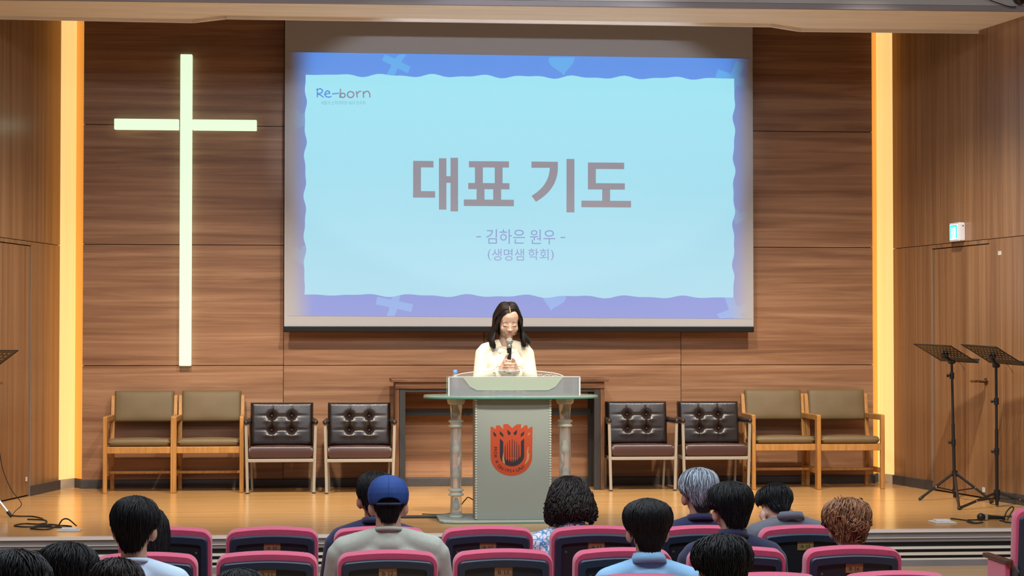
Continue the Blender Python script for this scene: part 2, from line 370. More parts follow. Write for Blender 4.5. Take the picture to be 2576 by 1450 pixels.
def obj(name, mb, m, parent=None, smooth=False, bevel=0.0, seg=2, loc=None):
    me = mb.mesh(name); fix_normals(me, bevel, seg)
    o = bpy.data.objects.new(name, me); COL.objects.link(o)
    for mm in (m if isinstance(m, (list, tuple)) else [m]): me.materials.append(MATS[mm])
    if isinstance(m, (list, tuple)) and len(mb.m) == len(me.polygons): me.polygons.foreach_set('material_index', mb.m)
    if smooth is True: me.polygons.foreach_set('use_smooth', [True] * len(me.polygons))
    elif smooth: me.polygons.foreach_set('use_smooth', [True] * len(me.polygons)); me.set_sharp_from_angle(angle=R_(smooth))
    if parent: o.parent = parent
    if loc: o.location = loc
    return o
def blob(name, mb, m, parent=None, voxel=0.008, smooth=5):
    """merge overlapping volumes into one continuous skin"""
    me = mb.mesh(name + '_raw'); fix_normals(me)
    t = bpy.data.objects.new(name, me); COL.objects.link(t)
    r = t.modifiers.new('r', 'REMESH'); r.mode = 'VOXEL'; r.voxel_size = voxel; r.use_smooth_shade = True
    k = t.modifiers.new('s', 'SMOOTH'); k.factor = 0.5; k.iterations = smooth
    dg = bpy.context.evaluated_depsgraph_get()
    new = bpy.data.meshes.new_from_object(t.evaluated_get(dg)); new.name = name
    bpy.data.objects.remove(t); bpy.data.meshes.remove(me)
    new.materials.clear()
    for mm in (m if isinstance(m, (list, tuple)) else [m]): new.materials.append(MATS[mm])
    new.polygons.foreach_set('use_smooth', [True] * len(new.polygons))
    o = bpy.data.objects.new(name, new); COL.objects.link(o)
    if parent: o.parent = parent
    return o
def tag(o, label=None, cat=None, group=None, kind=None):
    if label: o['label'] = label
    if cat: o['category'] = cat
    if group: o['group'] = group
    if kind: o['kind'] = kind
    return o
def thing(name, label, cat, loc=(0, 0, 0), rz=0.0, group=None):
    o = bpy.data.objects.new(name, None); COL.objects.link(o); o.empty_display_size = 0.1
    o.location = loc; o.rotation_euler = (0, 0, rz)
    return tag(o, label, cat, group)
def copy_tree(o, parent=None):
    c = o.copy(); COL.objects.link(c)
    if parent: c.parent = parent
    for ch in list(o.children): copy_tree(ch, c)
    return c
def rrect(w, h, r, n=5, cx=0, cz=0, arch=0.0, base=False):
    """rounded rectangle outline (x,z), optional arched top; base=True keeps square bottom corners"""
    pts = []
    for (sx, sz, a0) in ((1, 1, 0), (-1, 1, 90), (-1, -1, 180), (1, -1, 270)):
        if base and sz < 0: pts.append((cx + sx * w / 2, cz - h / 2)); continue
        for i in range(n + 1):
            a = R_(a0 + 90 * i / n); pts.append((cx + sx * (w / 2 - r) + r * math.cos(a), cz + sz * (h / 2 - r) + r * math.sin(a)))
        if sx == 1 and sz == 1 and arch:
            for i in range(1, 8):
                t = i / 8; x = (w / 2 - r) * (1 - 2 * t); pts.append((cx + x, cz + h / 2 + 0.0))
    if arch: pts = [(x, z + (arch * (1 - ((x - cx) / (w / 2)) ** 2) if z > cz else 0)) for x, z in pts]
    return pts
def text_mb(body):
    cu = bpy.data.curves.new('txt', 'FONT'); cu.body = body; cu.size = 1.0
    t = bpy.data.objects.new('txt', cu); COL.objects.link(t)
    dg = bpy.context.evaluated_depsgraph_get(); me = bpy.data.meshes.new_from_object(t.evaluated_get(dg))
    vs = [tuple(v.co) for v in me.vertices]; fs = [tuple(p.vertices) for p in me.polygons]
    bpy.data.objects.remove(t); bpy.data.curves.remove(cu); bpy.data.meshes.remove(me)
    return vs, fs
def fit_text(body, fn):
    """text mesh with unit box (0..1,0..1) mapped through fn(u,v)"""
    vs, fs = text_mb(body)
    xs = [v[0] for v in vs]; ys = [v[1] for v in vs]; x0, x1, y0, y1 = min(xs), max(xs), min(ys), max(ys)
    mb = MB(); mb._add([fn((v[0] - x0) / (x1 - x0), (v[1] - y0) / (y1 - y0)) for v in vs], fs); return mb
def struct(o, label=None, cat=None): o['kind'] = 'structure'; return tag(o, label, cat)
# ================================================================== THE SETTING
ZT = 4.3
# stage floor
LW0, LWD = Vector((-3.64, -0.08, 0)), Vector((-0.205, -1, 0)).normalized()
RW0, RWD = Vector((3.57, -0.12, 0)), Vector((0.155, -1, 0)).normalized()
LEN = 4.25
lE, rE = LW0 + LWD * LEN, RW0 + RWD * LEN
EDGE = -4.2
mb = MB(); mb.prismz([(-3.75, 0.25), (-3.75, 0.0), (lE.x - 0.1, EDGE), (rE.x + 0.1, EDGE), (3.7, 0.0), (3.7, 0.25)], -0.05, 0.0)
struct(obj('floor', mb, 'stage_floor_wood'), 'glossy golden wood floor of the stage', 'floor')
# stage front: nosing, fascia boards, slatted riser
sf = thing('stage_front', 'grey stage riser with cream slats below the wooden stage edge', 'stage front', (0, EDGE, 0)); struct(sf)
XL, XR = lE.x - 0.1, rE.x + 0.1; XC, XW = (XL + XR) / 2, XR - XL
def strip(name, z0, z1, y0, y1, m): obj(name, MB().box((XC, (y0 + y1) / 2, (z0 + z1) / 2), (XW, y1 - y0, z1 - z0)), m, sf)
strip('nosing', -0.013, 0.004, -0.05, 0.03, 'stage_trim')
strip('fascia_board', -0.048, -0.013, -0.035, 0.0, 'stage_grey')
strip('fascia_lip', -0.052, -0.048, -0.04, 0.0, 'stage_trim')
strip('fascia_board', -0.077, -0.052, -0.03, 0.0, 'stage_grey')
strip('riser_back', -0.25, -0.06, 0.0, 0.03, 'stage_dark')
for z0, z1 in ((-0.126, -0.110), (-0.167, -0.149), (-0.198, -0.188)): strip('slat', z0, z1, -0.03, 0.0, 'slat_cream')
strip('kick_board', -0.24, -0.198, -0.03, 0.0, 'stage_grey')
# apron in front of the stage + hall floor
mb = MB(); mb.box((0, (EDGE - 5.75) / 2, -0.27), (11.0, 1.55, 0.06))
struct(obj('floor_apron', mb, 'apron_wood'), 'tan wooden apron step in front of the stage', 'floor')
mb = MB(); mb.box((0, -5.74, -0.45), (11.0, 0.03, 0.36)); struct(obj('trim_1', mb, 'stage_grey'))
FSL = 0.031
def floor_z(y): return -0.602 - FSL * (-7.1 - y)
mb = MB(); mb._add([(-5.5, -5.75, floor_z(-5.75)), (5.5, -5.75, floor_z(-5.75)), (5.5, -19, floor_z(-19)), (-5.5, -19, floor_z(-19)),
                    (-5.5, -5.75, -1.4), (5.5, -5.75, -1.4), (5.5, -19, -1.4), (-5.5, -19, -1.4)], [(0, 1, 2, 3), (4, 5, 6, 7), (0, 1, 5, 4), (1, 2, 6, 5), (2, 3, 7, 6), (3, 0, 4, 7)])
struct(obj('floor_hall', mb, 'apron_wood'), 'wooden hall floor under the audience seats', 'floor')

# back wall : dark backing, wood panels with open joints
bw = obj('wall_back', MB().box((-0.02, 0.06, ZT / 2), (6.9, 0.08, ZT)), 'groove'); struct(bw, 'back wall of horizontal-grained brown wood panels', 'wall')
XS = [-3.46, -1.757, -0.03, 1.701, 3.42]; ZS = [0.07, 1.045, 2.08, 3.105, ZT]
for i in range(4):
    for j in range(4):
        w, h = XS[i + 1] - XS[i] - 0.005, ZS[j + 1] - ZS[j] - 0.006
        obj('panel', MB().box((0, 0, 0), (w, 0.02, h)), 'wall_wood', bw, loc=((XS[i] + XS[i + 1]) / 2, 0.010, (ZS[j] + ZS[j + 1]) / 2))
struct(obj('baseboard_back', MB().box((-0.02, -0.004, 0.035), (6.9, 0.026, 0.07)), 'baseboard', bevel=0.003), 'dark grey baseboard along the back wall', 'baseboard')

# side walls (local X runs along the wall towards the hall, s*Y points into the stage)
def side_wall(side, P0, D, s, door):
    ang = math.atan2(D.y, D.x); d0, d1, dh = door
    w = obj('wall_' + side, MB().box((LEN / 2, -s * 0.07, ZT / 2), (LEN, 0.08, ZT)), 'groove'); w.location = P0; w.rotation_euler = (0, 0, ang)
    struct(w, side + ' stage wall of upright-grained brown wood panels', 'wall')
    def pan(a, b, z0, z1, name='panel', th=0.03, parent=w, m='side_wood'):
        return obj(name, MB().box((0, 0, 0), (b - a - 0.005, th, z1 - z0 - 0.005)), m, parent, loc=((a + b) / 2, -s * (th / 2) if th == 0.03 else -s * 0.026, (z0 + z1) / 2))
    for a, b in ((0, d0), (d0, d1), (d1, LEN - 1.1), (LEN - 1.1, LEN)): pan(a, b, dh + 0.035, ZT)
    for a, b in ((0, d0), (d1, LEN - 1.1), (LEN - 1.1, LEN)): pan(a, b, 0.0, dh + 0.035)
    pan(d0, d1, dh, dh + 0.035, 'door_head')
    bb = MB(); bb.box((d0 / 2, s * 0.008, 0.04), (d0, 0.016, 0.08)); bb.box(((d1 + LEN) / 2 + 0.06, s * 0.008, 0.04), (LEN - d1 - 0.12, 0.016, 0.08))
    b = obj('baseboard_' + side, bb, 'baseboard'); b.location = P0; b.rotation_euler = (0, 0, ang); struct(b, 'dark grey baseboard along the ' + side + ' stage wall', 'baseboard')
    return w, ang
wl, angL = side_wall('left', LW0, LWD, 1, (0.70, 1.72, 2.03))
wr, angR = side_wall('right', RW0, RWD, -1, (0.76, 1.77, 2.03))
def door(n, P0, ang, s, d0, d1, dh, hx, hdir, label):
    d = obj('door_%d' % n, MB().box(((d0 + d1) / 2, -s * 0.026, dh / 2 + 0.004), (d1 - d0 - 0.012, 0.04, dh - 0.016)), 'side_wood', bevel=0.002)
    d.location = P0; d.rotation_euler = (0, 0, ang); struct(d, label, 'door')
    M = Matrix.Translation((hx, -s * 0.006, 0.935)) @ Matrix.Rotation(R_(-90 * s), 4, 'X')
    obj('handle_rose', MB().lathe([(0.028, 0), (0.028, 0.008), (0.012, 0.012), (0.010, 0.055)], 20, M), 'bronze', d, 40)
    y = s * 0.05
    h = MB().tube([(hx, y, 0.935), (hx + hdir * 0.03, y + s * 0.008, 0.935), (hx + hdir * 0.135, y + s * 0.008, 0.933)], [0.010, 0.010, 0.009], 10)
    obj('handle', h, 'bronze', d, True)
    obj('hinge_strip', MB().box((d0 - 0.003, s * 0.001, dh / 2), (0.007, 0.004, dh)), 'stage_grey', d)
    return d
door(1, LW0, angL, 1, 0.70, 1.72, 2.03, 1.62, -1, 'flush wooden door in the left stage wall')
door(2, RW0, angR, -1, 0.76, 1.77, 2.03, 1.70, -1, 'flush wooden door with bronze lever behind the music stands')
# light coves between back wall and side walls
def cove(side, a, b, c, label):
    t = thing('cove_light', label, 'light', (b[0], b[1], 0))
    def quad(name, p, q, z0, z1, m, th=0.012):
        p, q = Vector((p[0] - b[0], p[1] - b[1], 0)), Vector((q[0] - b[0], q[1] - b[1], 0)); d = (q - p).normalized(); n = Vector((-d.y, d.x, 0)); n = n if n.y > 0 else -n
        mb = MB(); vs = [p, q, q + n * th, p + n * th]
        mb._add([(v.x, v.y, z) for z in (z0, z1) for v in vs], [(0, 1, 5, 4), (1, 2, 6, 5), (2, 3, 7, 6), (3, 0, 4, 7), (0, 3, 2, 1), (4, 5, 6, 7)])
        o = obj(name, mb, m, t); uv = o.data.uv_layers.new(name='UVMap')
        for l in o.data.loops:
            v = o.data.vertices[l.vertex_index].co; uv.data[l.index].uv = (v.z, (Vector((v.x, v.y, 0)) - p).length)
        return o
    quad('perforated_strip', a, b, 0.08, ZT, 'cove_strip'); quad('diffuser_panel', b, c, 0.08, ZT, 'cove_glow')
    quad('base_strip', a, b, 0.0, 0.08, 'baseboard'); quad('base_strip', b, c, 0.0, 0.08, 'baseboard_cove_lit')
cove('left', (-3.458, 0.0), (-3.535, 0.13), (-3.645, -0.075), 'tall glowing amber light cove left of the lit cross')
cove('right', (3.418, 0.0), (3.495, 0.13), (3.575, -0.115), 'tall glowing amber light cove beside the right-hand wooden armchairs')
# ceiling over the stage, soffit with a notch, fascia
struct(obj('ceiling', MB().box((0, -0.9, ZT + 0.05), (9.4, 2.9, 0.1)), 'ceiling_dark'), 'dark ceiling above the stage', 'ceiling')
ZS_ = 3.75
back = [(-4.5, -1.72), (-2.43, -1.66), (-2.16, -1.87), (2.09, -1.87), (2.37, -1.66), (3.83, -1.70), (4.5, -1.8)]
mb = MB(); mb.prismz([(-4.5, -2.42), (4.5, -2.64)] + [(x, y) for x, y in reversed(back)], ZS_, ZS_ + 0.16)
so = struct(obj('soffit', mb, 'plaster'), 'beige plaster soffit with a shallow notch above the stage', 'soffit')
for k in range(len(back) - 1):
    (xa, ya), (xb, yb) = back[k], back[k + 1]
    obj('soffit_bead', MB().beam((xa, ya - 0.012, ZS_ - 0.012), (xb, yb - 0.012, ZS_ - 0.012), 0.024, 0.024), 'plaster', so)
obj('soffit_lip', MB().beam((-4.5, -2.44, ZS_ + 0.019), (4.5, -2.66, ZS_ + 0.019), 0.04, 0.038), 'lip_grey', so)
mb = MB(); mb._add([(-5.6, -2.45, ZS_ + 0.04), (5.6, -2.70, ZS_ + 0.04), (5.6, -2.74, 4.9), (-5.6, -2.49, 4.9), (-5.6, -2.35, ZS_ + 0.04), (5.6, -2.60, ZS_ + 0.04), (5.6, -2.64, 4.9), (-5.6, -2.39, 4.9)],
                   [(0, 1, 2, 3), (4, 5, 6, 7), (0, 1, 5, 4), (1, 2, 6, 5), (2, 3, 7, 6), (3, 0, 4, 7)])
struct(obj('wall_fascia', mb, 'fascia_grey'), 'pale grey fascia wall above the soffit', 'wall')
struct(obj('ceiling_hall', MB().box((0, -11, 4.95), (11.4, 17, 0.1)), 'fascia_grey'), 'pale hall ceiling above the audience', 'ceiling')
for s_, n_ in ((-1, 'left'), (1, 'right')):
    mb = MB(); mb.box((s_ * 5.55, -11.6, 1.75), (0.1, 14.8, 6.3))
    e = lE if s_ < 0 else rE
    mb.box(((s_ * 5.5 + e.x) / 2, e.y + 0.02, 1.75), (abs(5.5 - abs(e.x)), 0.08, 6.3))
    struct(obj('wall_hall_' + n_, mb, 'side_wood'), 'wooden hall side wall on the ' + n_, 'wall')

# ================================================================== LIT CROSS
t = thing('cross', 'tall glowing greenish-white cross on the wood wall', 'cross', (-2.589, 0, 1.042))
y0, y1 = -0.065, -0.005
obj('upright', MB().box((0, (y0 + y1) / 2, 1.334), (0.101, y1 - y0, 2.668)), 'cross_light', t, bevel=0.006)
obj('crossbar', MB().box((-0.334, (y0 + y1) / 2, 2.064), (0.545, y1 - y0 - 0.004, 0.092)), 'cross_light', t, bevel=0.006)
obj('crossbar', MB().box((0.327, (y0 + y1) / 2, 2.064), (0.545, y1 - y0 - 0.004, 0.092)), 'cross_light', t, bevel=0.006)

# ================================================================== PROJECTION SCREEN
YS = -0.17
scr = thing('projection_screen', 'wide white projection screen with black bottom bar showing a Korean title slide', 'screen', (0.26, YS, 1.335))
def sp(px, py, e=0.0):
    p = at_y(px, py, YS - e); return (p.x - 0.26, -e, p.z - 1.335)
a, b = at_y(715, 822, YS), at_y(1895.5, 822, YS)
obj('screen_cloth', MB().box(((a.x + b.x) / 2 - 0.26, 0.004, (a.z + 4.25) / 2 - 1.335), (b.x - a.x, 0.008, 4.25 - a.z)), 'screen_cloth', scr)
a, b = at_y(713, 836, YS), at_y(1896, 822, YS)
obj('bottom_bar', MB().box(((a.x + b.x) / 2 - 0.26, 0.0, (a.z + b.z) / 2 - 1.335), (b.x - a.x, 0.035, b.z - a.z)), 'black_bar', scr, bevel=0.006)
obj('roller_case', MB().box((0.0, 0.0, 4.25 - 1.335), (4.2, 0.12, 0.09)), 'white_plastic', scr, bevel=0.01)
xa, xb = at_y(722, 460, YS).x, at_y(1893, 460, YS).x
image_mat('img_blue', (0.08, 0.26, 0.76), emit2=(0.17, 0.225, 0.60), fade=(xa, xb, 0.26))
image_mat('img_shape', (0.09, 0.38, 0.80), emit2=(0.20, 0.34, 0.70), fade=(xa, xb, 0.26))
image_mat('img_paper', (0.30, 0.74, 0.86), emit2=(0.31, 0.60, 0.74))
image_mat('img_title', (0.20, 0.20, 0.26), emit2=(0.15, 0.15, 0.19), base=(0.20, 0.19, 0.19))
image_mat('img_text', (0.10, 0.20, 0.48), base=(0.20, 0.19, 0.19))
image_mat('img_re', (0.06, 0.22, 0.62), base=(0.20, 0.19, 0.19))
image_mat('img_faint', (0.17, 0.40, 0.50))
def flat(name, polys, m, e, parent):
    mb = MB()
    for pl in polys: mb._add([sp(x, y, e) for x, y in pl], [tuple(range(len(pl)))])
    return obj(name, mb, m, parent)
im = flat('slide_image', [[(722, 131), (1893, 148), (1893, 803), (722, 795)]], 'img_blue', 0.002, scr)
# torn-paper sheet with wavy edges
def wav(p0, p1, amp, k, ph):
    out = []; n = 90; dx, dy = p1[0] - p0[0], p1[1] - p0[1]; L = math.hypot(dx, dy); nx, ny = -dy / L, dx / L
    for i in range(n):
        t_ = i / n; env = min(1, t_ * 8, (1 - t_) * 8)
        w = amp * env * (0.6 * math.sin(2 * math.pi * k * t_ + ph) + 0.4 * math.sin(2 * math.pi * k * 1.73 * t_ + 2 * ph))
        out.append((p0[0] + dx * t_ + nx * w, p0[1] + dy * t_ + ny * w))
    return out
pp = wav((769, 188), (1847, 198), 5, 9, 0.5) + wav((1847, 198), (1845, 749), 4, 6, 1.2) + wav((1845, 749), (766, 742), 4.5, 8, 2.0) + wav((766, 742), (769, 188), 4, 6, 0.3)
def cross_px(cx, cy, L, w, ang):
    out = []; ca, sa = math.cos(R_(ang)), math.sin(R_(ang))
    for (x, y) in ((-w, -L), (w, -L), (w, -w), (L, -w), (L, w), (w, w), (w, L), (-w, L), (-w, w), (-L, w), (-L, -w), (-w, -w)): out.append((cx + x * ca - y * sa, cy + x * sa + y * ca))
    return out
def heart_px(cx, cy, s, ang=0):
    out = []
    for i in range(28):
        a_ = 2 * math.pi * i / 28; x = 16 * math.sin(a_) ** 3; y = -(13 * math.cos(a_) - 5 * math.cos(2 * a_) - 2 * math.cos(3 * a_) - math.cos(4 * a_))
        x, y = x * s / 16, y * s / 16; out.append((cx + x * math.cos(R_(ang)) - y * math.sin(R_(ang)), cy + x * math.sin(R_(ang)) + y * math.cos(R_(ang))))
    return out
def clip_y(poly, lo, hi): return [(x, min(max(y, lo), hi)) for x, y in poly]
flat('slide_cross', [clip_y(cross_px(997, 160, 36, 9, 27), 137, 760)], 'img_shape', 0.003, im)
flat('slide_heart', [clip_y(heart_px(1414, 157, 33, -8), 144, 760)], 'img_shape', 0.003, im)
flat('slide_cross', [cross_px(1846, 200, 46, 11, 20)], 'img_shape', 0.003, im)
flat('slide_heart', [heart_px(752, 300, 30, 20)], 'img_shape', 0.003, im)
flat('slide_heart', [heart_px(757, 640, 28, -10)], 'img_shape', 0.003, im)
flat('slide_cross', [clip_y(cross_px(992, 766, 46, 10, 12), 100, 796)], 'img_shape', 0.003, im)
flat('slide_heart', [clip_y(heart_px(1392, 752, 31, 12), 100, 800)], 'img_shape', 0.003, im)
flat('slide_cross', [clip_y(cross_px(1848, 786, 44, 11, 70), 100, 802)], 'img_shape', 0.003, im)
flat('slide_heart', [heart_px(1858, 545, 22, 20)], 'img_shape', 0.003, im)
flat('slide_paper', [pp], 'img_paper', 0.004, im)
# title glyphs, traced as strokes
K = 620 / 2576
def q(x, y): return (1000 + x * K, 370 + y * K)
def rect(x0, y0, x1, y1, sk=0.0065): return [q(x0, y0), q(x1, y0 + (x1 - x0) * sk), q(x1, y1 + (x1 - x0) * sk), q(x0, y1)]
glyph = [[rect(164, 145, 376, 213), rect(163, 213, 245, 461), rect(162, 461, 393, 529), rect(433, 118, 511, 655), rect(554, 113, 633, 674), rect(509, 305, 556, 375)],
         [rect(746, 148, 1165, 213), rect(809, 213, 892, 377), rect(1016, 214, 1098, 378), rect(739, 376, 1170, 441), rect(826, 441, 909, 550), rect(1000, 443, 1083, 551), rect(693, 549, 1216, 617)],
         [[q(1400, 152), q(1676, 155), q(1676, 218), q(1400, 218)], rect(1766, 125, 1849, 684)],
         [rect(1990, 162, 2369, 230), rect(1990, 230, 2073, 378), rect(1990, 378, 2376, 444), rect(2139, 442, 2222, 564), rect(1922, 561, 2441, 630)]]
arc_o, arc_i = [], []
for i in range(13):
    t_ = i / 12; a0, a1, a2 = (1676, 218), (1676, 440), (1447, 574); b0, b1, b2 = (1592, 218), (1584, 405), (1400, 511)
    arc_o.append(tuple((1 - t_) ** 2 * a0[k] + 2 * t_ * (1 - t_) * a1[k] + t_ * t_ * a2[k] for k in (0, 1)))
    arc_i.append(tuple((1 - t_) ** 2 * b0[k] + 2 * t_ * (1 - t_) * b1[k] + t_ * t_ * b2[k] for k in (0, 1)))
for i in range(12): glyph[2].append([q(*arc_i[i]), q(*arc_o[i]), q(*arc_o[i + 1]), q(*arc_i[i + 1])])
for g in glyph: flat('title_glyph', g, 'img_title', 0.006, im)
def slide_text(name, body, x0, y0, x1, y1, m, slope=0.006, e=0.006):
    obj(name, fit_text(body, lambda u, v: sp(x0 + u * (x1 - x0), y1 + (y0 - y1) * v + u * (x1 - x0) * slope, e)), m, im)
for w_, a_, b_, c_, d_ in (('-', 1198, 594.5, 1210, 597.5), ('김하은', 1223, 577, 1321, 614), ('원우', 1333, 578, 1397, 615), ('-', 1410, 596.5, 1422, 599.5)): slide_text('name_line', w_, a_, b_, c_, d_, 'img_text', 0.002)
for w_, a_, b_, c_, d_ in (('(', 1227, 627, 1235, 656), ('생명샘', 1238, 626, 1318, 656), ('학회', 1329, 626, 1380, 655), (')', 1385, 628, 1393, 656)): slide_text('group_line', w_, a_, b_, c_, d_, 'img_text', 0.002)
slide_text('date_line', '새롭게 신학대학원 43대 원우회', 807, 254, 919, 264, 'img_faint', 0.0)
# hand-drawn logo strokes
KL = 600 / 2175
def ql(x, y): return (700 + x * KL, 40 + y * KL)
def stroke(name, lines, w, m):
    mb = MB()
    for ln in lines:
        pts = [Vector(ql(*p)) for p in ln]
        for i in range(len(pts) - 1):
            d = (pts[i + 1] - pts[i]); n = Vector((-d.y, d.x)).normalized() * w
            d = d.normalized() * w * 0.6
            mb._add([sp(*(pts[i] - d + n), 0.006), sp(*(pts[i + 1] + d + n), 0.006), sp(*(pts[i + 1] + d - n), 0.006), sp(*(pts[i] - d - n), 0.006)], [(0, 1, 2, 3)])
    obj(name, mb, m, im)
def arcp(cx, cy, rx, ry, a0, a1, n=10): return [(cx + rx * math.cos(R_(a0 + (a1 - a0) * i / n)), cy - ry * math.sin(R_(a0 + (a1 - a0) * i / n))) for i in range(n + 1)]
stroke('logo_word', [[(356, 740), (356, 668)], [(350, 672), (385, 664), (405, 680), (395, 703), (358, 712), (385, 722), (412, 742)],
                     [(424, 716), (470, 706), (464, 690), (446, 684), (430, 696), (424, 718), (438, 738), (462, 742), (482, 736)], [(494, 712), (550, 706)]], 1.6, 'img_re')
stroke('logo_word', [[(568, 668), (562, 745)], arcp(588, 725, 22, 20, 150, -200), arcp(660, 718, 30, 28, 90, 450), [(712, 690), (720, 742)], [(718, 712), (735, 692), (752, 688)],
                     [(775, 690), (778, 745)], [(778, 710), (800, 688), (822, 690), (834, 712), (836, 742)]], 1.6, 'img_title')
# ================================================================== WOODEN ARMCHAIRS
def pillow(mb, cx, cy, cz, w, d, h, r=0.02, n=10, bulge=0.012, M=None):
    """soft box: superellipse in plan, domed faces"""
    vs, fs = [], []
    nx = n * 2; ny = n * 2
    def pt(u, v, s):
        x, y = math.copysign(1 - (1 - abs(u)) ** 1.0, u), v
        ex = max(0, (abs(x) * w / 2 - (w / 2 - r)) / r); ey = max(0, (abs(y) * d / 2 - (d / 2 - r)) / r)
        e = min(1, math.hypot(ex, ey)); k = math.sqrt(max(0, 1 - e * e))
        dome = bulge * (1 - x * x) * (1 - y * y)
        return (cx + x * w / 2, cy + y * d / 2, cz + s * ((h / 2 - r) + r * k + dome))
    us = [-1, -0.985, -0.95] + [(-0.9 + 1.8 * i / 9) for i in range(10)] + [0.95, 0.985, 1]
    k = len(us)
    for s in (1, -1):
        o = len(vs)
        for v in us:
            for u in us:
                # keep corner inside the rounded outline
                vs.append(pt(u, v, s))
        for i in range(k - 1):
            for j in range(k - 1): fs.append((o + i * k + j, o + i * k + j + 1, o + (i + 1) * k + j + 1, o + (i + 1) * k + j))
    ring = [j for j in range(k)] + [i * k + k - 1 for i in range(1, k)] + [(k - 1) * k + j for j in range(k - 2, -1, -1)] + [i * k for i in range(k - 2, 0, -1)]
    o = k * k
    for i in range(len(ring)): a_, b_ = ring[i], ring[(i + 1) % len(ring)]; fs.append((a_, b_, o + b_, o + a_))
    return mb._add(vs, fs, M)
def wooden_chair():
    t = thing('wooden_armchair', '', 'chair')
    fx, bx = 0.275, 0.262; yf, yb = 0.0, 0.45; lw = 0.034
    for s in (-1, 1):
        obj('leg', MB().box((s * fx, yf, 0.315), (lw, 0.045, 0.63)), 'oak', t, bevel=0.006)
        # rear leg rises into the back post and leans back
        mb = MB(); prof = [(yb - 0.02, 0), (yb + 0.02, 0), (yb - 0.005, 0.40), (yb + 0.035, 0.60), (yb + 0.075, 0.78), (yb + 0.062, 0.80), (yb + 0.035, 0.79), (yb - 0.01, 0.62), (yb - 0.045, 0.40)]
        k = len(prof); mb._add([(s * bx - lw / 2, y, z) for y, z in prof] + [(s * bx + lw / 2, y, z) for y, z in prof],
                               [tuple(range(k)), tuple(range(2 * k - 1, k - 1, -1))] + [(i, (i + 1) % k, (i + 1) % k + k, i + k) for i in range(k)])
        obj('leg', mb, 'oak', t, bevel=0.005)
        obj('armrest', MB().beam((s * fx, 0.02, 0.608), (s * bx, yb, 0.608), 0.036, 0.048), 'oak', t, bevel=0.006)
        obj('side_rail', MB().beam((s * fx, 0.02, 0.36), (s * bx, yb - 0.02, 0.35), 0.022, 0.05), 'oak', t, bevel=0.003)
        obj('stretcher', MB().beam((s * fx, 0.02, 0.155), (s * bx, yb, 0.155), 0.020, 0.045), 'oak', t, bevel=0.003)
    obj('front_rail', MB().box((0, 0.002, 0.355), (0.52, 0.024, 0.055)), 'oak', t, bevel=0.004)
    obj('rear_rail', MB().box((0, yb - 0.02, 0.35), (0.50, 0.022, 0.05)), 'oak', t, bevel=0.004)
    obj('stretcher', MB().box((0, 0.24, 0.157), (0.52, 0.03, 0.022)), 'oak', t, bevel=0.003)
    mb = MB(); pillow(mb, 0, 0.21, 0, 0.505, 0.44, 0.062, 0.028, bulge=0.012, M=Matrix.Translation((0, 0, 0.418)) @ Matrix.Rotation(R_(-2.5), 4, 'X'))
    obj('seat', mb, 'vinyl_tan', t, True)
    mb = MB(); pillow(mb, 0, 0, 0, 0.50, 0.27, 0.06, 0.026, bulge=0.010, M=Matrix.Translation((0, yb + 0.022, 0.700)) @ Matrix.Rotation(R_(78), 4, 'X'))
    obj('backrest', mb, 'vinyl_tan', t, True)
    return t
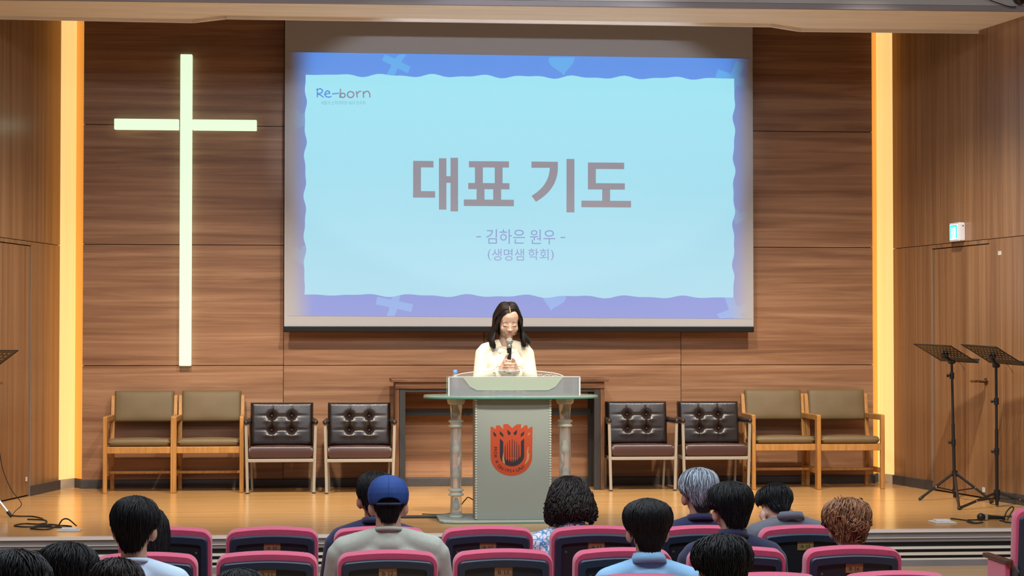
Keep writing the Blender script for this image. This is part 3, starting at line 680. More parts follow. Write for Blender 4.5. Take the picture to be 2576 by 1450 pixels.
def leather_chair():
    t = thing('leather_armchair', '', 'chair')
    hw = 0.285; wl_ = 0.024; yf, yb = 0.0, 0.44
    for s in (-1, 1):
        obj('leg', MB().beam((s * (hw - 0.014), yf, 0.0), (s * hw, yf, 0.575), wl_, 0.022, (0, 1, 0)), 'frame_beige', t, bevel=0.003)
        obj('leg', MB().beam((s * (hw - 0.035), yb + 0.03, 0.0), (s * (hw - 0.02), yb - 0.03, 0.56), 0.020, 0.022, (0, 1, 0)), 'frame_beige', t, bevel=0.003)
        obj('side_rail', MB().beam((s * (hw - 0.005), yf, 0.272), (s * (hw - 0.026), yb, 0.272), 0.02, 0.024), 'frame_beige', t, bevel=0.003)
        obj('arm_frame', MB().beam((s * hw, yf, 0.567), (s * (hw - 0.02), yb, 0.567), 0.018, 0.014), 'frame_beige', t)
        mb = MB(); mb.cap((s * hw, -0.012, 0.588), (s * (hw - 0.015), 0.36, 0.588), 0.021, 0.021)
        obj('armrest', mb, 'arm_dark', t, True)
        obj('foot_cap', MB().box((s * (hw - 0.014), 0, 0.005), (0.028, 0.026, 0.010)), 'black_plastic', t)
    obj('front_rail', MB().box((0, yf, 0.272), (2 * hw - 0.02, 0.022, 0.026)), 'frame_beige', t, bevel=0.003)
    obj('rear_rail', MB().box((0, yb, 0.272), (2 * hw - 0.06, 0.02, 0.026)), 'frame_beige', t, bevel=0.003)
    mb = MB(); pillow(mb, 0, 0.22, 0, 0.525, 0.46, 0.105, 0.022, bulge=0.008, M=Matrix.Translation((0, 0, 0.340)) @ Matrix.Rotation(R_(-3), 4, 'X'))
    obj('seat', mb, 'leather_seat', t, True)
    # tufted back : height field with four dimples and folds between them
    w, h, n, m = 0.525, 0.37, 52, 40; BT = [(-0.083, 0.068), (0.083, 0.068), (-0.083, -0.052), (0.083, -0.052)]
    Mx = Matrix.Translation((0, yb - 0.085, 0.555)) @ Matrix.Rotation(R_(-9), 4, 'X')
    vs, fs = [], []
    for j in range(m + 1):
        for i in range(n + 1):
            x, z = (i / n - 0.5) * w, (j / m - 0.5) * h
            e = min((w / 2 - abs(x)) / 0.028, (h / 2 - abs(z)) / 0.028, 1); d = 0.05 * math.sqrt(max(0, 1 - (1 - e) ** 2)) + 0.012 * (1 - (2 * x / w) ** 2) * (1 - (2 * z / h) ** 2)
            for (bx_, bz_) in BT:
                r2 = math.hypot(x - bx_, (z - bz_) * 1.05); d -= 0.040 * math.exp(-(r2 / 0.028) ** 2)
                d -= 0.010 * math.exp(-((x - bx_) / 0.006) ** 2) * max(0, 1 - r2 / 0.13) + 0.010 * math.exp(-((z - bz_) / 0.006) ** 2) * max(0, 1 - r2 / 0.16)
                d += 0.010 * math.exp(-((x - bx_) / 0.045) ** 2 - ((z - bz_ + 0.050) / 0.016) ** 2)
            vs.append((x, -d, z))
    for j in range(m):
        for i in range(n): fs.append((j * (n + 1) + i, j * (n + 1) + i + 1, (j + 1) * (n + 1) + i + 1, (j + 1) * (n + 1) + i))
    mb = MB(); mb._add(vs, fs, Mx); mb.box((0, 0.028, 0), (w - 0.004, 0.056, h - 0.004), Mx)
    bk = obj('backrest', mb, 'leather', t, 50)
    for bx_, bz_ in BT: obj('button', MB().ell((bx_, -0.028, bz_), (0.009, 0.006, 0.009), Mx, 10, 6), 'leather_seat', bk, True)
    return t
wc = wooden_chair(); lc = leather_chair()
CH = [(wc, 349, 1242, 'wooden armchair with tan cushions, leftmost of the stage chairs, below the cross'),
      (wc, 523, 1241, 'wooden armchair with tan cushions touching the leftmost chair, left of a dark leather chair'),
      (lc, 706, 1243, 'tufted dark leather armchair next to the tan-cushioned wooden chairs on the left'),
      (lc, 905, 1243, 'tufted dark leather armchair standing left of the wooden desk'),
      (lc, 1618, 1236, 'tufted dark leather armchair standing right of the wooden desk'),
      (lc, 1803, 1235, 'tufted dark leather armchair touching the right-hand wooden armchairs'),
      (wc, 1977, 1232, 'wooden armchair with tan cushions between a dark leather chair and the last chair'),
      (wc, 2141, 1232, 'wooden armchair with tan cushions, rightmost of the stage chairs, by the glowing cove')]
used = set()
for src, px, py, lab in CH:
    o = src if src.name not in used else copy_tree(src)
    used.add(src.name); p = at_z(px, py, 0.0); o.location = (p.x, p.y + 0.012, 0)
    if src is wc and o.location.y > -0.57: o.location.y = -0.57
    tag(o, lab, 'chair', 'wooden armchairs along the back wall' if src is wc else 'leather armchairs along the back wall')

# ================================================================== DESK BEHIND THE PODIUM
pl, pr = at_z(993, 1236, 0), at_z(1521, 1233, 0)
dx, dw = (pl.x + pr.x) / 2, pr.x - pl.x
dk = thing('wooden_desk', 'long dark wooden desk with black steel frame behind the podium', 'desk', (dx, -0.33, 0))
obj('desk_top', MB().box((0, 0, 0.925), (dw + 0.065, 0.50, 0.028)), 'desk_wood', dk, bevel=0.004)
obj('apron_board', MB().box((0, -0.215, 0.882), (dw - 0.004, 0.03, 0.054)), 'desk_wood', dk, bevel=0.003)
for s in (-1, 1):
    obj('leg_panel', MB().box((s * (dw / 2 - 0.018), 0, 0.455), (0.034, 0.44, 0.908)), 'desk_wood_upright', dk, bevel=0.003)
    for y in (-0.195, 0.195): obj('leg', MB().box((s * (dw / 2 - 0.062), y, 0.425), (0.05, 0.05, 0.85)), 'steel_black', dk, bevel=0.002)
obj('frame_rail', MB().box((0, -0.195, 0.842), (dw - 0.13, 0.04, 0.028)), 'steel_black', dk)
obj('modesty_rail', MB().box((0, 0.17, 0.645), (dw - 0.13, 0.03, 0.06)), 'steel_black', dk, bevel=0.002)
def bez(pts, n=10):
    """Catmull-Rom through points"""
    P = [Vector(p) for p in pts]; P = [P[0] * 2 - P[1]] + P + [P[-1] * 2 - P[-2]]; out = []
    for i in range(1, len(P) - 2):
        for k in range(n):
            t_ = k / n; a_, b_, c_, d_ = P[i - 1], P[i], P[i + 1], P[i + 2]
            out.append(0.5 * ((2 * b_) + (-a_ + c_) * t_ + (2 * a_ - 5 * b_ + 4 * c_ - d_) * t_ ** 2 + (-a_ + 3 * b_ - 3 * c_ + d_) * t_ ** 3))
    out.append(P[-2]); return out
random.seed(3)
pts = [(-0.33 + 0.022 * i, 0.145 + random.uniform(-0.01, 0.005), 0.64 + random.uniform(-0.022, 0.05)) for i in range(13)]
tag(obj('cable_tangle', MB().tube([Vector(p) + Vector((dx, -0.35, 0.0)) for p in bez(pts, 6)], 0.005, 6), 'cable_black', None, True), 'tangled black cable lying on the steel rail of the desk', 'cable')
# ================================================================== PODIUM
pc = at_z(1287, 1318, 0); PX, PY = pc.x + 0.018, pc.y
po = thing('podium', 'frosted acrylic podium with crystal columns and a red shield emblem', 'podium', (PX, PY, 0))
def oval(w, d, p=2.6, n=48, cy=0.0): return [(w / 2 * math.copysign(abs(math.cos(a)) ** (2 / p), math.cos(a)), cy + d / 2 * math.copysign(abs(math.sin(a)) ** (2 / p), math.sin(a))) for a in [2 * math.pi * i / n for i in range(n)]]
def chamf(w, d, c, cy): return [(-w / 2 + c, cy - d / 2), (w / 2 - c, cy - d / 2), (w / 2 - c * 0.25, cy - d / 2 + c * 0.35), (w / 2, cy - d / 2 + c), (w / 2, cy + d / 2 - c), (w / 2 - c, cy + d / 2), (-w / 2 + c, cy + d / 2), (-w / 2, cy + d / 2 - c), (-w / 2, cy - d / 2 + c), (-w / 2 + c * 0.25, cy - d / 2 + c * 0.35)]
bp_ = obj('base_plate', MB().prismz(chamf(1.02, 0.60, 0.10, 0.30), 0.006, 0.02), 'milky', po, bevel=0.003)
obj('plate_edge', MB().prismz(chamf(1.022, 0.602, 0.10, 0.30), 0.0, 0.0065), 'glass_edge', bp_)
fp = obj('front_panel', MB().box((0, 0.075, 0.44), (0.515, 0.012, 0.838)), 'frosted', po, bevel=0.002)
for s in (-1, 1):
    obj('side_panel', MB().box((s * 0.262, 0.17, 0.44), (0.010, 0.19, 0.838)), 'frosted_side', po)
    mb = MB()
    for i in range(46): mb.ell((s * 0.258, 0.066, 0.034 + 0.0181 * i), (0.0100, 0.006, 0.0086), None, 8, 6)
    tag(obj('bead_trim', mb, 'milky', fp, True), kind='stuff')
obj('back_panel', MB().box((0, 0.27, 0.44), (0.515, 0.010, 0.838)), 'frosted_side', po)
# crystal columns
colp = [(0.044, 0.02), (0.047, 0.028), (0.040, 0.04), (0.042, 0.07), (0.039, 0.13), (0.038, 0.172)]
ring1 = [(0.036, 0), (0.053, 0.006), (0.055, 0.014), (0.044, 0.022), (0.040, 0.027), (0.044, 0.033), (0.055, 0.041), (0.053, 0.049), (0.036, 0.055)]
mid = [(0.036, 0.222), (0.041, 0.32), (0.043, 0.44), (0.040, 0.58), (0.037, 0.655)]
top = [(0.036, 0.705), (0.039, 0.74), (0.045, 0.815)]
capp = [(0.044, 0.812), (0.060, 0.822), (0.064, 0.845), (0.064, 0.858)]
for s in (-1, 1):
    T = Matrix.Translation((s * 0.385, 0.27, 0))
    mb = MB(); mb.lathe(colp, 20, T); mb.lathe(mid, 20, T); mb.lathe(top, 20, T)
    c_ = obj('column', mb, 'crystal', po, 40)
    for z in (0.170, 0.652): obj('ring', MB().lathe([(r, h + z) for r, h in ring1], 24, T), 'milky', c_, True)
    obj('capital', MB().lathe(capp, 8, T), 'milky', c_)
    obj('foot_ring', MB().lathe([(0.050, 0.02), (0.052, 0.03), (0.043, 0.038)], 24, T), 'milky', c_, True)
    for z, h in ((0.10, 0.05), (0.32, 0.045), (0.50, 0.05), (0.755, 0.04)):
        mb = MB(); mb.ell((0, 0, z), (0.021, 0.021, h * 0.62), T, 12, 8)
        for k in range(5): a_ = k * 1.2566; mb.cap((0.012 * math.cos(a_), 0.012 * math.sin(a_), z), (0.006 * math.cos(a_), 0.006 * math.sin(a_), z + h * 1.15), 0.009, 0.003, T, 6)
        obj('ornament', mb, 'milky', c_, True)
tp = obj('top_plate', MB().prismz(oval(1.225, 0.60, 3.2, 56, 0.28), 0.866, 0.880), 'glass_green', po, bevel=0.003)
obj('plate_edge', MB().prismz(oval(1.228, 0.603, 3.2, 56, 0.28), 0.859, 0.8665), 'glass_edge', tp)
# reading desk: clear-rimmed frosted box, sloped board, curved rear rim
rd = obj('desk_front', MB().box((0.012, 0.11, 0.944), (0.905, 0.010, 0.126)), 'frosted_light', po, bevel=0.002)
mb = MB(); mb.box((-0.4455, 0.11, 0.944), (0.010, 0.014, 0.130)); mb.box((0.4695, 0.11, 0.944), (0.010, 0.014, 0.130)); mb.box((0.012, 0.11, 1.0095), (0.925, 0.014, 0.006))
obj('desk_rim', mb, 'clear_rim', rd)
for s in (-1, 1): obj('desk_side', MB().box((s * 0.452 + 0.012, 0.27, 0.944), (0.008, 0.31, 0.126)), 'glass_green', rd)
mb = MB(); prof = [(-0.35 + 0.0, 1.002), (0.35, 1.002), (0.335, 0.985), (0.30, 0.940), (0.25, 0.915), (-0.25, 0.915), (-0.30, 0.940), (-0.335, 0.985)]
mb.prism(prof, 0.099, 0.104); obj('shelf_board', mb, 'shelf_green', po, bevel=0.002)
mb = MB(); n = 24
for sgn in (0,):
    vs, fs = [], []
    for i in range(n + 1):
        x = -0.39 + 0.78 * i / n; h = 1.008 + 0.042 * max(0, 1 - (x / 0.39) ** 2) ** 0.6
        for (y, z) in ((0.40, 0.885), (0.40, h), (0.406, h), (0.406, 0.885)): vs.append((x, y, z))
    for i in range(n):
        for k in range(4): fs.append((i * 4 + k, i * 4 + (k + 1) % 4, (i + 1) * 4 + (k + 1) % 4, (i + 1) * 4 + k))
    mb._add(vs, fs + [(3, 2, 1, 0), (n * 4, n * 4 + 1, n * 4 + 2, n * 4 + 3)])
rr = obj('rear_rim', mb, 'acrylic', po)
mb = MB(); random.seed(5)
for i in range(14): mb.ell((0.16 + i * 0.014, 0.397, 1.012 + random.uniform(-0.003, 0.008)), (0.005, 0.002, 0.004), None, 6, 4)
tag(obj('etched_flowers', mb, 'milky', rr), kind='stuff')
mb = MB(); mb.tube([(-0.39 + 0.78 * i / n, 0.403, 1.009 + 0.042 * max(0, 1 - ((-0.39 + 0.78 * i / n) / 0.39) ** 2) ** 0.6) for i in range(n + 1)], 0.003, 6); obj('rim_edge', mb, 'clear_rim', rr)
# emblem on the front panel
KE = 180 / 1450
def qe(x, y, e=0.0):
    p = at_y(1200 + x * KE, 1040 + y * KE, PY + 0.0685 - e); return (p.x - PX, 0.0685 - e, p.z)
def eflat(name, polys, m, e, parent, th=0.0):
    mb = MB()
    for pl in polys:
        k = len(pl); fr = [qe(x, y, e) for x, y in pl]; vs = fr + [(a_, b_ + 0.0025, c_) for a_, b_, c_ in fr]
        mb._add(vs, [tuple(range(k)), tuple(range(2 * k - 1, k - 1, -1))] + [(i, (i + 1) % k, (i + 1) % k + k, i + k) for i in range(k)])
    return obj(name, mb, m, parent)
body = [(275, 275), (320, 280), (380, 327), (385, 255), (430, 245), (470, 257), (527, 327), (535, 226), (625, 221), (712, 302), (800, 231), (890, 223), (893, 317), (975, 245), (1020, 248), (1030, 322), (1095, 277), (1125, 275), (1118, 880)]
body += [(697 + 421 * math.cos(R_(a)), 880 + 390 * math.sin(R_(a))) for a in range(8, 180, 8)] + [(276, 880)]
em = eflat('emblem', [body], 'emblem_red', 0.001, po); em['label'] = 'red shield emblem with black U and lettering'
dia = [[(332, 372), (388, 428), (388, 490), (332, 440)], [(462, 362), (535, 430), (535, 492), (462, 430)], [(615, 332), (690, 405), (655, 455), (618, 415)],
       [(808, 332), (808, 415), (770, 455), (735, 405)], [(955, 365), (955, 430), (888, 490), (888, 425)]]
for d_ in dia: eflat('emblem_diamond', [d_], 'emblem_dark', 0.002, em)
eflat('emblem_worn_mark', [[(1075, 380), (1070, 425), (1030, 468), (1030, 425)]], 'emblem_worn', 0.002, em)
U_o = [(462, 515), (462, 850)] + [(709 + 247 * math.cos(R_(a)), 850 + 228 * math.sin(R_(a))) for a in range(172, 0, -8)] + [(956, 850), (955, 515)]
U_i = [(890, 572), (888, 850)]
for xb, yb_ in zip((870, 848, 825, 803, 780, 757, 735, 712, 688, 663, 640, 617, 592, 568, 547), (912, 880, 962, 890, 992, 900, 1006, 905, 1006, 900, 992, 890, 966, 880, 910)): U_i.append((xb, yb_))
U_i += [(531, 850), (531, 575)]
eflat('emblem_letter', [U_o + U_i], 'emblem_dark', 0.002, em)
for x_, yt in ((570, 650), (617, 600), (663, 550), (712, 525), (758, 555), (805, 592), (850, 640)):
    eflat('emblem_string', [[(x_ - 6, yt), (x_ + 6, yt), (x_ + 9, 900), (x_ - 9, 900)]], 'emblem_dark', 0.002, em)
eflat('emblem_worn_mark', [[(530, 800), (552, 930), (572, 1035), (520, 1000), (512, 930)]], 'emblem_worn', 0.003, em)
eflat('emblem_worn_mark', [[(1030, 680), (1050, 690), (1036, 800), (1065, 830), (1050, 950), (990, 1030), (965, 1035), (1005, 920), (1012, 780)]], 'emblem_worn', 0.003, em)
for ch, x_, y_, rt in (('M', 375, 718, -90), ('O', 375, 805, -90), ('K', 378, 885, -85), ('W', 400, 985, -62), ('O', 453, 1075, -44), ('N', 505, 1118, -32), ('1', 578, 1145, -14), ('9', 625, 1162, -9),
                       ('5', 678, 1172, -2), ('4', 738, 1172, 5), ('U', 822, 1152, 16), ('N', 890, 1120, 27), ('I', 938, 1082, 34)):
    w_, h_ = (62, 62) if ch in 'MOKWNU' else (34, 60)
    if ch in '1I': w_ = 12
    if h_ and ch in '1954UNI' and ch not in 'U': h_ = 58
    ca, sa = math.cos(R_(-rt)), math.sin(R_(-rt))
    def fn(u, v, x_=x_, y_=y_, w_=w_, h_=h_, ca=ca, sa=sa):
        a_, b_ = (u - 0.5) * w_, -(v - 0.5) * h_; return qe(x_ + a_ * ca - b_ * sa, y_ + a_ * sa + b_ * ca, 0.0032)
    obj('emblem_lettering', fit_text(ch, fn), 'emblem_dark', em)
# water bottle on the podium
bt = at_y(1145, 950, PY + 0.24)
bo = thing('water_bottle', 'clear plastic water bottle with pale blue cap on the podium', 'bottle', (bt.x, PY + 0.24, 0.880))
obj('bottle_body', MB().lathe([(0.026, 0), (0.030, 0.006), (0.030, 0.095), (0.029, 0.105), (0.026, 0.125), (0.013, 0.148), (0.012, 0.158)], 20), 'bottle_clear', bo, True)
obj('cap', MB().lathe([(0.0165, 0.155), (0.0165, 0.174), (0.015, 0.177)], 20), 'bottle_cap', bo, 40)
# black cable cover and cord beside the podium
p = at_z(1062, 1303, 0)
mb = MB(); mb.prismz([(p.x - 0.15, p.y - 0.05), (p.x + 0.13, p.y - 0.06), (p.x + 0.14, p.y + 0.05), (p.x - 0.12, p.y + 0.06), (p.x - 0.16, p.y + 0.01)], 0.0, 0.012)
tag(obj('floor_mat', mb, 'black_plastic', bevel=0.003), 'small black mat on the floor left of the podium base', 'mat')
pts = [at_z(1035, 1309, 0.005), at_z(1080, 1316, 0.005), at_z(1110, 1312, 0.006), at_z(1150, 1292, 0.006), at_z(1172, 1284, 0.05), at_z(1188, 1270, 0.10)]
pts = [Vector((PX - 0.60, PY + 0.75, 0.005)), Vector((PX - 0.45, PY + 0.72, 0.005)), Vector((PX - 0.36, PY + 0.68, 0.03)), Vector((PX - 0.30, PY + 0.62, 0.11)), Vector((PX - 0.262, PY + 0.60, 0.13)), Vector((PX - 0.15, PY + 0.58, 0.04)), Vector((PX - 0.1, PY + 0.62, 0.006))]
tag(obj('power_cord', MB().tube(bez(pts, 6), 0.004, 6), 'cable_black', None, True), 'thin black cord rising behind the left crystal column', 'cord')
# ================================================================== PEOPLE
def loft_hair(W, D, L, prof, tend, n=56, k=22):
    """hair cap as surface: az=0 is the back of the head, t runs 0 (crown) to 1 (nape)"""
    def pt(az, s, grow=0.0):
        i = 0
        while i < len(prof) - 2 and prof[i + 1][0] < s: i += 1
        (s0, w0, y0), (s1, w1, y1) = prof[i], prof[i + 1]; f = 0 if s1 == s0 else min(1, max(0, (s - s0) / (s1 - s0)))
        f = f * f * (3 - 2 * f) if False else f
        w = w0 + (w1 - w0) * f; yc = y0 + (y1 - y0) * f
        return Vector(((W * w + grow) * math.sin(az), yc - (D * w + grow) * math.cos(az), -L * s + grow * (1 - s) * 0.8))
    mb = MB(); vs, fs = [], []
    for i in range(n):
        az = 2 * math.pi * i / n - math.pi
        te = tend(az)
        for j in range(k + 1): vs.append(pt(az, te * (j / k) ** 1.15))
    for i in range(n):
        for j in range(k): a, b = i * (k + 1) + j, ((i + 1) % n) * (k + 1) + j; fs.append((a, b, b + 1, a + 1))
    mb._add(vs, fs)
    return mb, pt
P_SHORT = [(0, 0.0, 0), (0.010, 0.24, 0), (0.04, 0.47, 0), (0.09, 0.67, 0), (0.17, 0.84, 0), (0.27, 0.95, 0), (0.38, 1.0, 0), (0.50, 0.98, 0), (0.60, 0.91, 0.0), (0.72, 0.81, -0.002), (0.86, 0.69, -0.007), (1.0, 0.57, -0.014)]
P_MUSH = [(0, 0.0, 0), (0.012, 0.24, 0), (0.05, 0.52, 0), (0.11, 0.75, 0), (0.20, 0.92, 0), (0.32, 1.0, 0), (0.44, 0.99, 0), (0.52, 0.93, 0), (0.60, 0.85, 0.0), (0.72, 0.77, -0.002), (0.86, 0.67, -0.008), (1.0, 0.55, -0.016)]
P_BOB = [(0, 0.0, 0), (0.012, 0.17, 0), (0.05, 0.36, 0), (0.12, 0.54, 0), (0.24, 0.70, 0), (0.40, 0.83, 0), (0.58, 0.94, 0), (0.76, 1.0, 0), (0.90, 0.96, 0.0), (1.0, 0.80, 0.01)]
P_LONG = [(0, 0.0, 0), (0.01, 0.22, 0), (0.03, 0.45, 0), (0.07, 0.66, 0), (0.13, 0.83, 0), (0.20, 0.93, 0), (0.32, 0.98, 0), (0.6, 1.0, 0.0), (1.0, 0.98, 0.0)]
def t_short(az):
    """hairline: nape at the back, cut round the ears, high on the forehead"""
    a = abs(az)
    if a < 0.70: return 1.0 - 0.04 * (a / 0.70) ** 2
    if a < 1.10: return 0.96 - 0.36 * (a - 0.70) / 0.40
    if a < 1.75: return 0.60 - 0.06 * (a - 1.10) / 0.65
    if a < 2.2: return 0.54 - 0.20 * (a - 1.75) / 0.45
    return 0.34
def t_updo(az):
    a = abs(az)
    return 0.95 if a < 1.0 else (0.95 - 0.38 * (a - 1.0) / 0.5 if a < 1.5 else (0.57 if a < 1.9 else 0.36))
def t_full(az): return 1.0 if abs(az) < 1.9 else (1.0 - 0.62 * min(1, (abs(az) - 1.9) / 0.35))
def locks(mb, pt, tend, n, r, wav_=0.0, lift=0.004, seg=7, smin=0.0, swirl=0.22, L0=(0.35, 0.75), sides=3, rng=random):
    r = r * 0.52
    for _ in range(int(n * 2.6)):
        az = rng.uniform(-math.pi, math.pi); te = tend(az)
        s0 = (rng.random() ** 1.3) * te * 0.8 * (1 if not smin else 0.4) + smin; s1 = min(te * rng.uniform(0.98, 1.04), s0 + rng.uniform(*L0))
        sw = rng.gauss(0, swirl); ph = rng.uniform(0, 6.28); g = rng.uniform(0.0, 1.0) ** 2 * lift + 0.0006
        pts = []
        for i in range(seg):
            f = i / (seg - 1); s = s0 + (s1 - s0) * f
            p = pt(az + sw * f * (1 - 0.5 * s), s, g * (0.6 + 0.6 * math.sin(math.pi * f)))
            if wav_: p = p + Vector((math.sin(ph + 9 * f), math.cos(ph + 8 * f), math.sin(ph * 2 + 7 * f))) * wav_
            pts.append(p)
        mb.tube(pts, [r * (0.25 + 1.1 * math.sin(math.pi * min(1, 0.12 + 0.86 * i / (seg - 1)))) for i in range(seg)], sides, caps=False)
def curls(mb, pt, tend, n, r, rad, length, rng=random, smin=0.02, turns=(0.8, 1.6)):
    for _ in range(n):
        az = rng.uniform(-math.pi, math.pi); s = smin + rng.random() * (tend(az) - smin); c = pt(az, s, rng.uniform(-0.008, 0.004))
        ax = Vector((rng.gauss(0, 1), rng.gauss(0, 1), rng.gauss(0, 1.2))).normalized(); u = ax.orthogonal().normalized(); v = ax.cross(u)
        T = rng.uniform(*turns); R0 = rad * rng.uniform(0.7, 1.3); a0 = rng.uniform(0, 6.28); pts = []
        for i in range(11):
            f = i / 10; a = a0 + 2 * math.pi * T * f; pts.append(c + (u * math.cos(a) + v * math.sin(a)) * R0 * (1 - 0.3 * f) + ax * length * (f - 0.5))
        mb.tube(pts, [r * (0.45 + 0.8 * math.sin(math.pi * (0.1 + 0.85 * i / 10))) for i in range(11)], 4, caps=False)

def head_parts(mb, M, ears=True):
    """head facing +y around the origin (head height ~0.225)"""
    e = lambda c, r: mb.ell(c, r, M)
    e((0, -0.015, 0.033), (0.072, 0.092, 0.082)); e((0, 0.022, -0.026), (0.062, 0.066, 0.078)); e((0, 0.046, -0.083), (0.027, 0.030, 0.026))
    e((0, 0.060, 0.014), (0.050, 0.018, 0.022))
    for s in (-1, 1):
        e((s * 0.030, 0.018, -0.066), (0.027, 0.042, 0.032)); e((s * 0.034, 0.054, -0.034), (0.026, 0.027, 0.028))
        e((s * 0.030, 0.0695, -0.003), (0.0165, 0.0120, 0.0105))
        e((s * 0.0105, 0.088, -0.036), (0.0085, 0.010, 0.008))
        if ears: mb.ell((s * 0.083, -0.010, -0.036), (0.011, 0.022, 0.033), M, rot=Euler((R_(10), 0, R_(-s * 32)))); mb.ell((s * 0.077, -0.002, -0.062), (0.009, 0.012, 0.013), M)
    mb.cap((0, 0.075, 0.006), (0, 0.092, -0.030), 0.009, 0.0105, M); e((0, 0.096, -0.032), (0.0115, 0.012, 0.0095))
    e((0, 0.081, -0.057), (0.020, 0.010, 0.0046)); e((0, 0.080, -0.0645), (0.0165, 0.010, 0.0052)); e((0, 0.072, -0.060), (0.030, 0.014, 0.018))
def hand(mb, wrist, fwd, up, size=1.0, curl=0.6, side=1):
    """relaxed hand: palm, four unequal fingers with a knuckle bend, thumb from the side"""
    f = Vector(fwd).normalized(); u = Vector(up); u = (u - f * u.dot(f)).normalized(); r = f.cross(u) * side; w = Vector(wrist); S = size
    mb.ell(w + f * 0.045 * S, (0.01, 0.01, 0.01)); 
    B = Matrix((r * 0.04 * S, f * 0.05 * S, u * 0.016 * S)).transposed().to_4x4(); B.translation = w + f * 0.048 * S
    mb.ell((0, 0, 0), (1, 1, 1), B, 12, 8)
    for i, (o_, L) in enumerate(((-0.028, 0.066), (-0.0095, 0.075), (0.0095, 0.071), (0.027, 0.056))):
        k0 = w + f * 0.090 * S + r * o_ * S; k1 = k0 + (f * math.cos(curl * 0.6) - u * math.sin(curl * 0.6)) * L * 0.5 * S; k2 = k1 + (f * math.cos(curl * 1.6) - u * math.sin(curl * 1.6)) * L * 0.5 * S
        mb.cap(k0, k1, 0.0092 * S, 0.0085 * S, n=8); mb.cap(k1, k2, 0.0085 * S, 0.007 * S, n=8)
    t0 = w + f * 0.025 * S - r * 0.034 * S; t1 = t0 + (f * 0.7 - r * 0.6 - u * 0.2).normalized() * 0.04 * S; t2 = t1 + (f * 0.95 - u * 0.3).normalized() * 0.03 * S
    mb.cap(t0, t1, 0.013 * S, 0.0105 * S, n=8); mb.cap(t1, t2, 0.010 * S, 0.008 * S, n=8)

def torso(mb, zs, sw, g=0.0, seat=0.485, belly=1.0, y0=0.0):
    """torso of a seated figure, zs = shoulder height; g inflates for clothing"""
    e = lambda c, r: mb.ell(c, (r[0] + g, r[1] + g, r[2] + g), None, 20, 14)
    h = zs - seat
    e((0, y0 + 0.02, seat + 0.11), (0.165 * belly, 0.125, 0.11)); e((0, y0 + 0.01, seat + h * 0.42), (0.150 * belly, 0.112, 0.16)); e((0, y0 - 0.005, seat + h * 0.70), (sw * 0.86, 0.115, h * 0.30))
    for s in (-1, 1):
        mb.cap((s * 0.045, y0 - 0.012, zs + 0.036), (s * (sw - 0.02), y0 - 0.008, zs - 0.020), 0.046 + g, 0.058 + g)
        mb.cap((s * 0.06, y0 - 0.03, zs - 0.06), (s * (sw - 0.04), y0 - 0.02, zs - 0.09), 0.07 + g, 0.06 + g)
def arms(mb, zs, sw, g=0.0, y0=0.0, to=1.0):
    for s in (-1, 1):
        sh, el, wr_ = Vector((s * (sw + 0.005), y0 - 0.005, zs - 0.045)), Vector((s * (sw + 0.05), y0 + 0.06, zs - 0.31)), Vector((s * 0.10, y0 + 0.27, zs - 0.38))
        mb.cap(sh, el, 0.053 + g, 0.043 + g)
        mb.cap(el, el + (wr_ - el) * to, 0.042 + g, (0.042 + (0.028 - 0.042) * to) + g)
def legs(mb, g=0.0, seat=0.485, y0=0.0):
    for s in (-1, 1):
        mb.cap((s * 0.085, y0 + 0.02, seat + 0.085), (s * 0.105, y0 + 0.42, seat + 0.065), 0.083 + g, 0.060 + g); mb.cap((s * 0.105, y0 + 0.43, seat + 0.055), (s * 0.11, y0 + 0.44, 0.11), 0.056 + g, 0.040 + g)
def shoe_mb(y0=0.0, z=0.0):
    mb = MB()
    for s in (-1, 1): mb.ell((s * 0.115, y0 + 0.52, 0.045 + z), (0.045, 0.125, 0.044)); mb.ell((s * 0.115, y0 + 0.45, 0.07 + z), (0.040, 0.05, 0.062))
    return mb
def collar_band(rx, ry, z0, z1, tilt, th=0.006, flare=0.012, gap=0.0, n=36):
    """standing or folded collar round the neck; tilt lifts the back"""
    vs, fs = [], []
    for i in range(n + 1):
        a = -math.pi / 2 + gap + (2 * math.pi - 2 * gap) * i / n if gap else 2 * math.pi * i / n
        c, s_ = math.cos(a), math.sin(a)
        if gap: c, s_ = math.cos(a + math.pi), math.sin(a + math.pi)
        dz = -s_ * tilt
        for (k, z) in ((flare, z0), (0, z1), (-th, z1), (flare - th, z0)): vs.append(((rx + k) * c, (ry + k) * s_, z + dz))
    for i in range(n):
        for k in range(4): fs.append((i * 4 + k, i * 4 + (k + 1) % 4, (i + 1) * 4 + (k + 1) % 4, (i + 1) * 4 + k))
    mb = MB(); mb._add(vs, fs); return mb

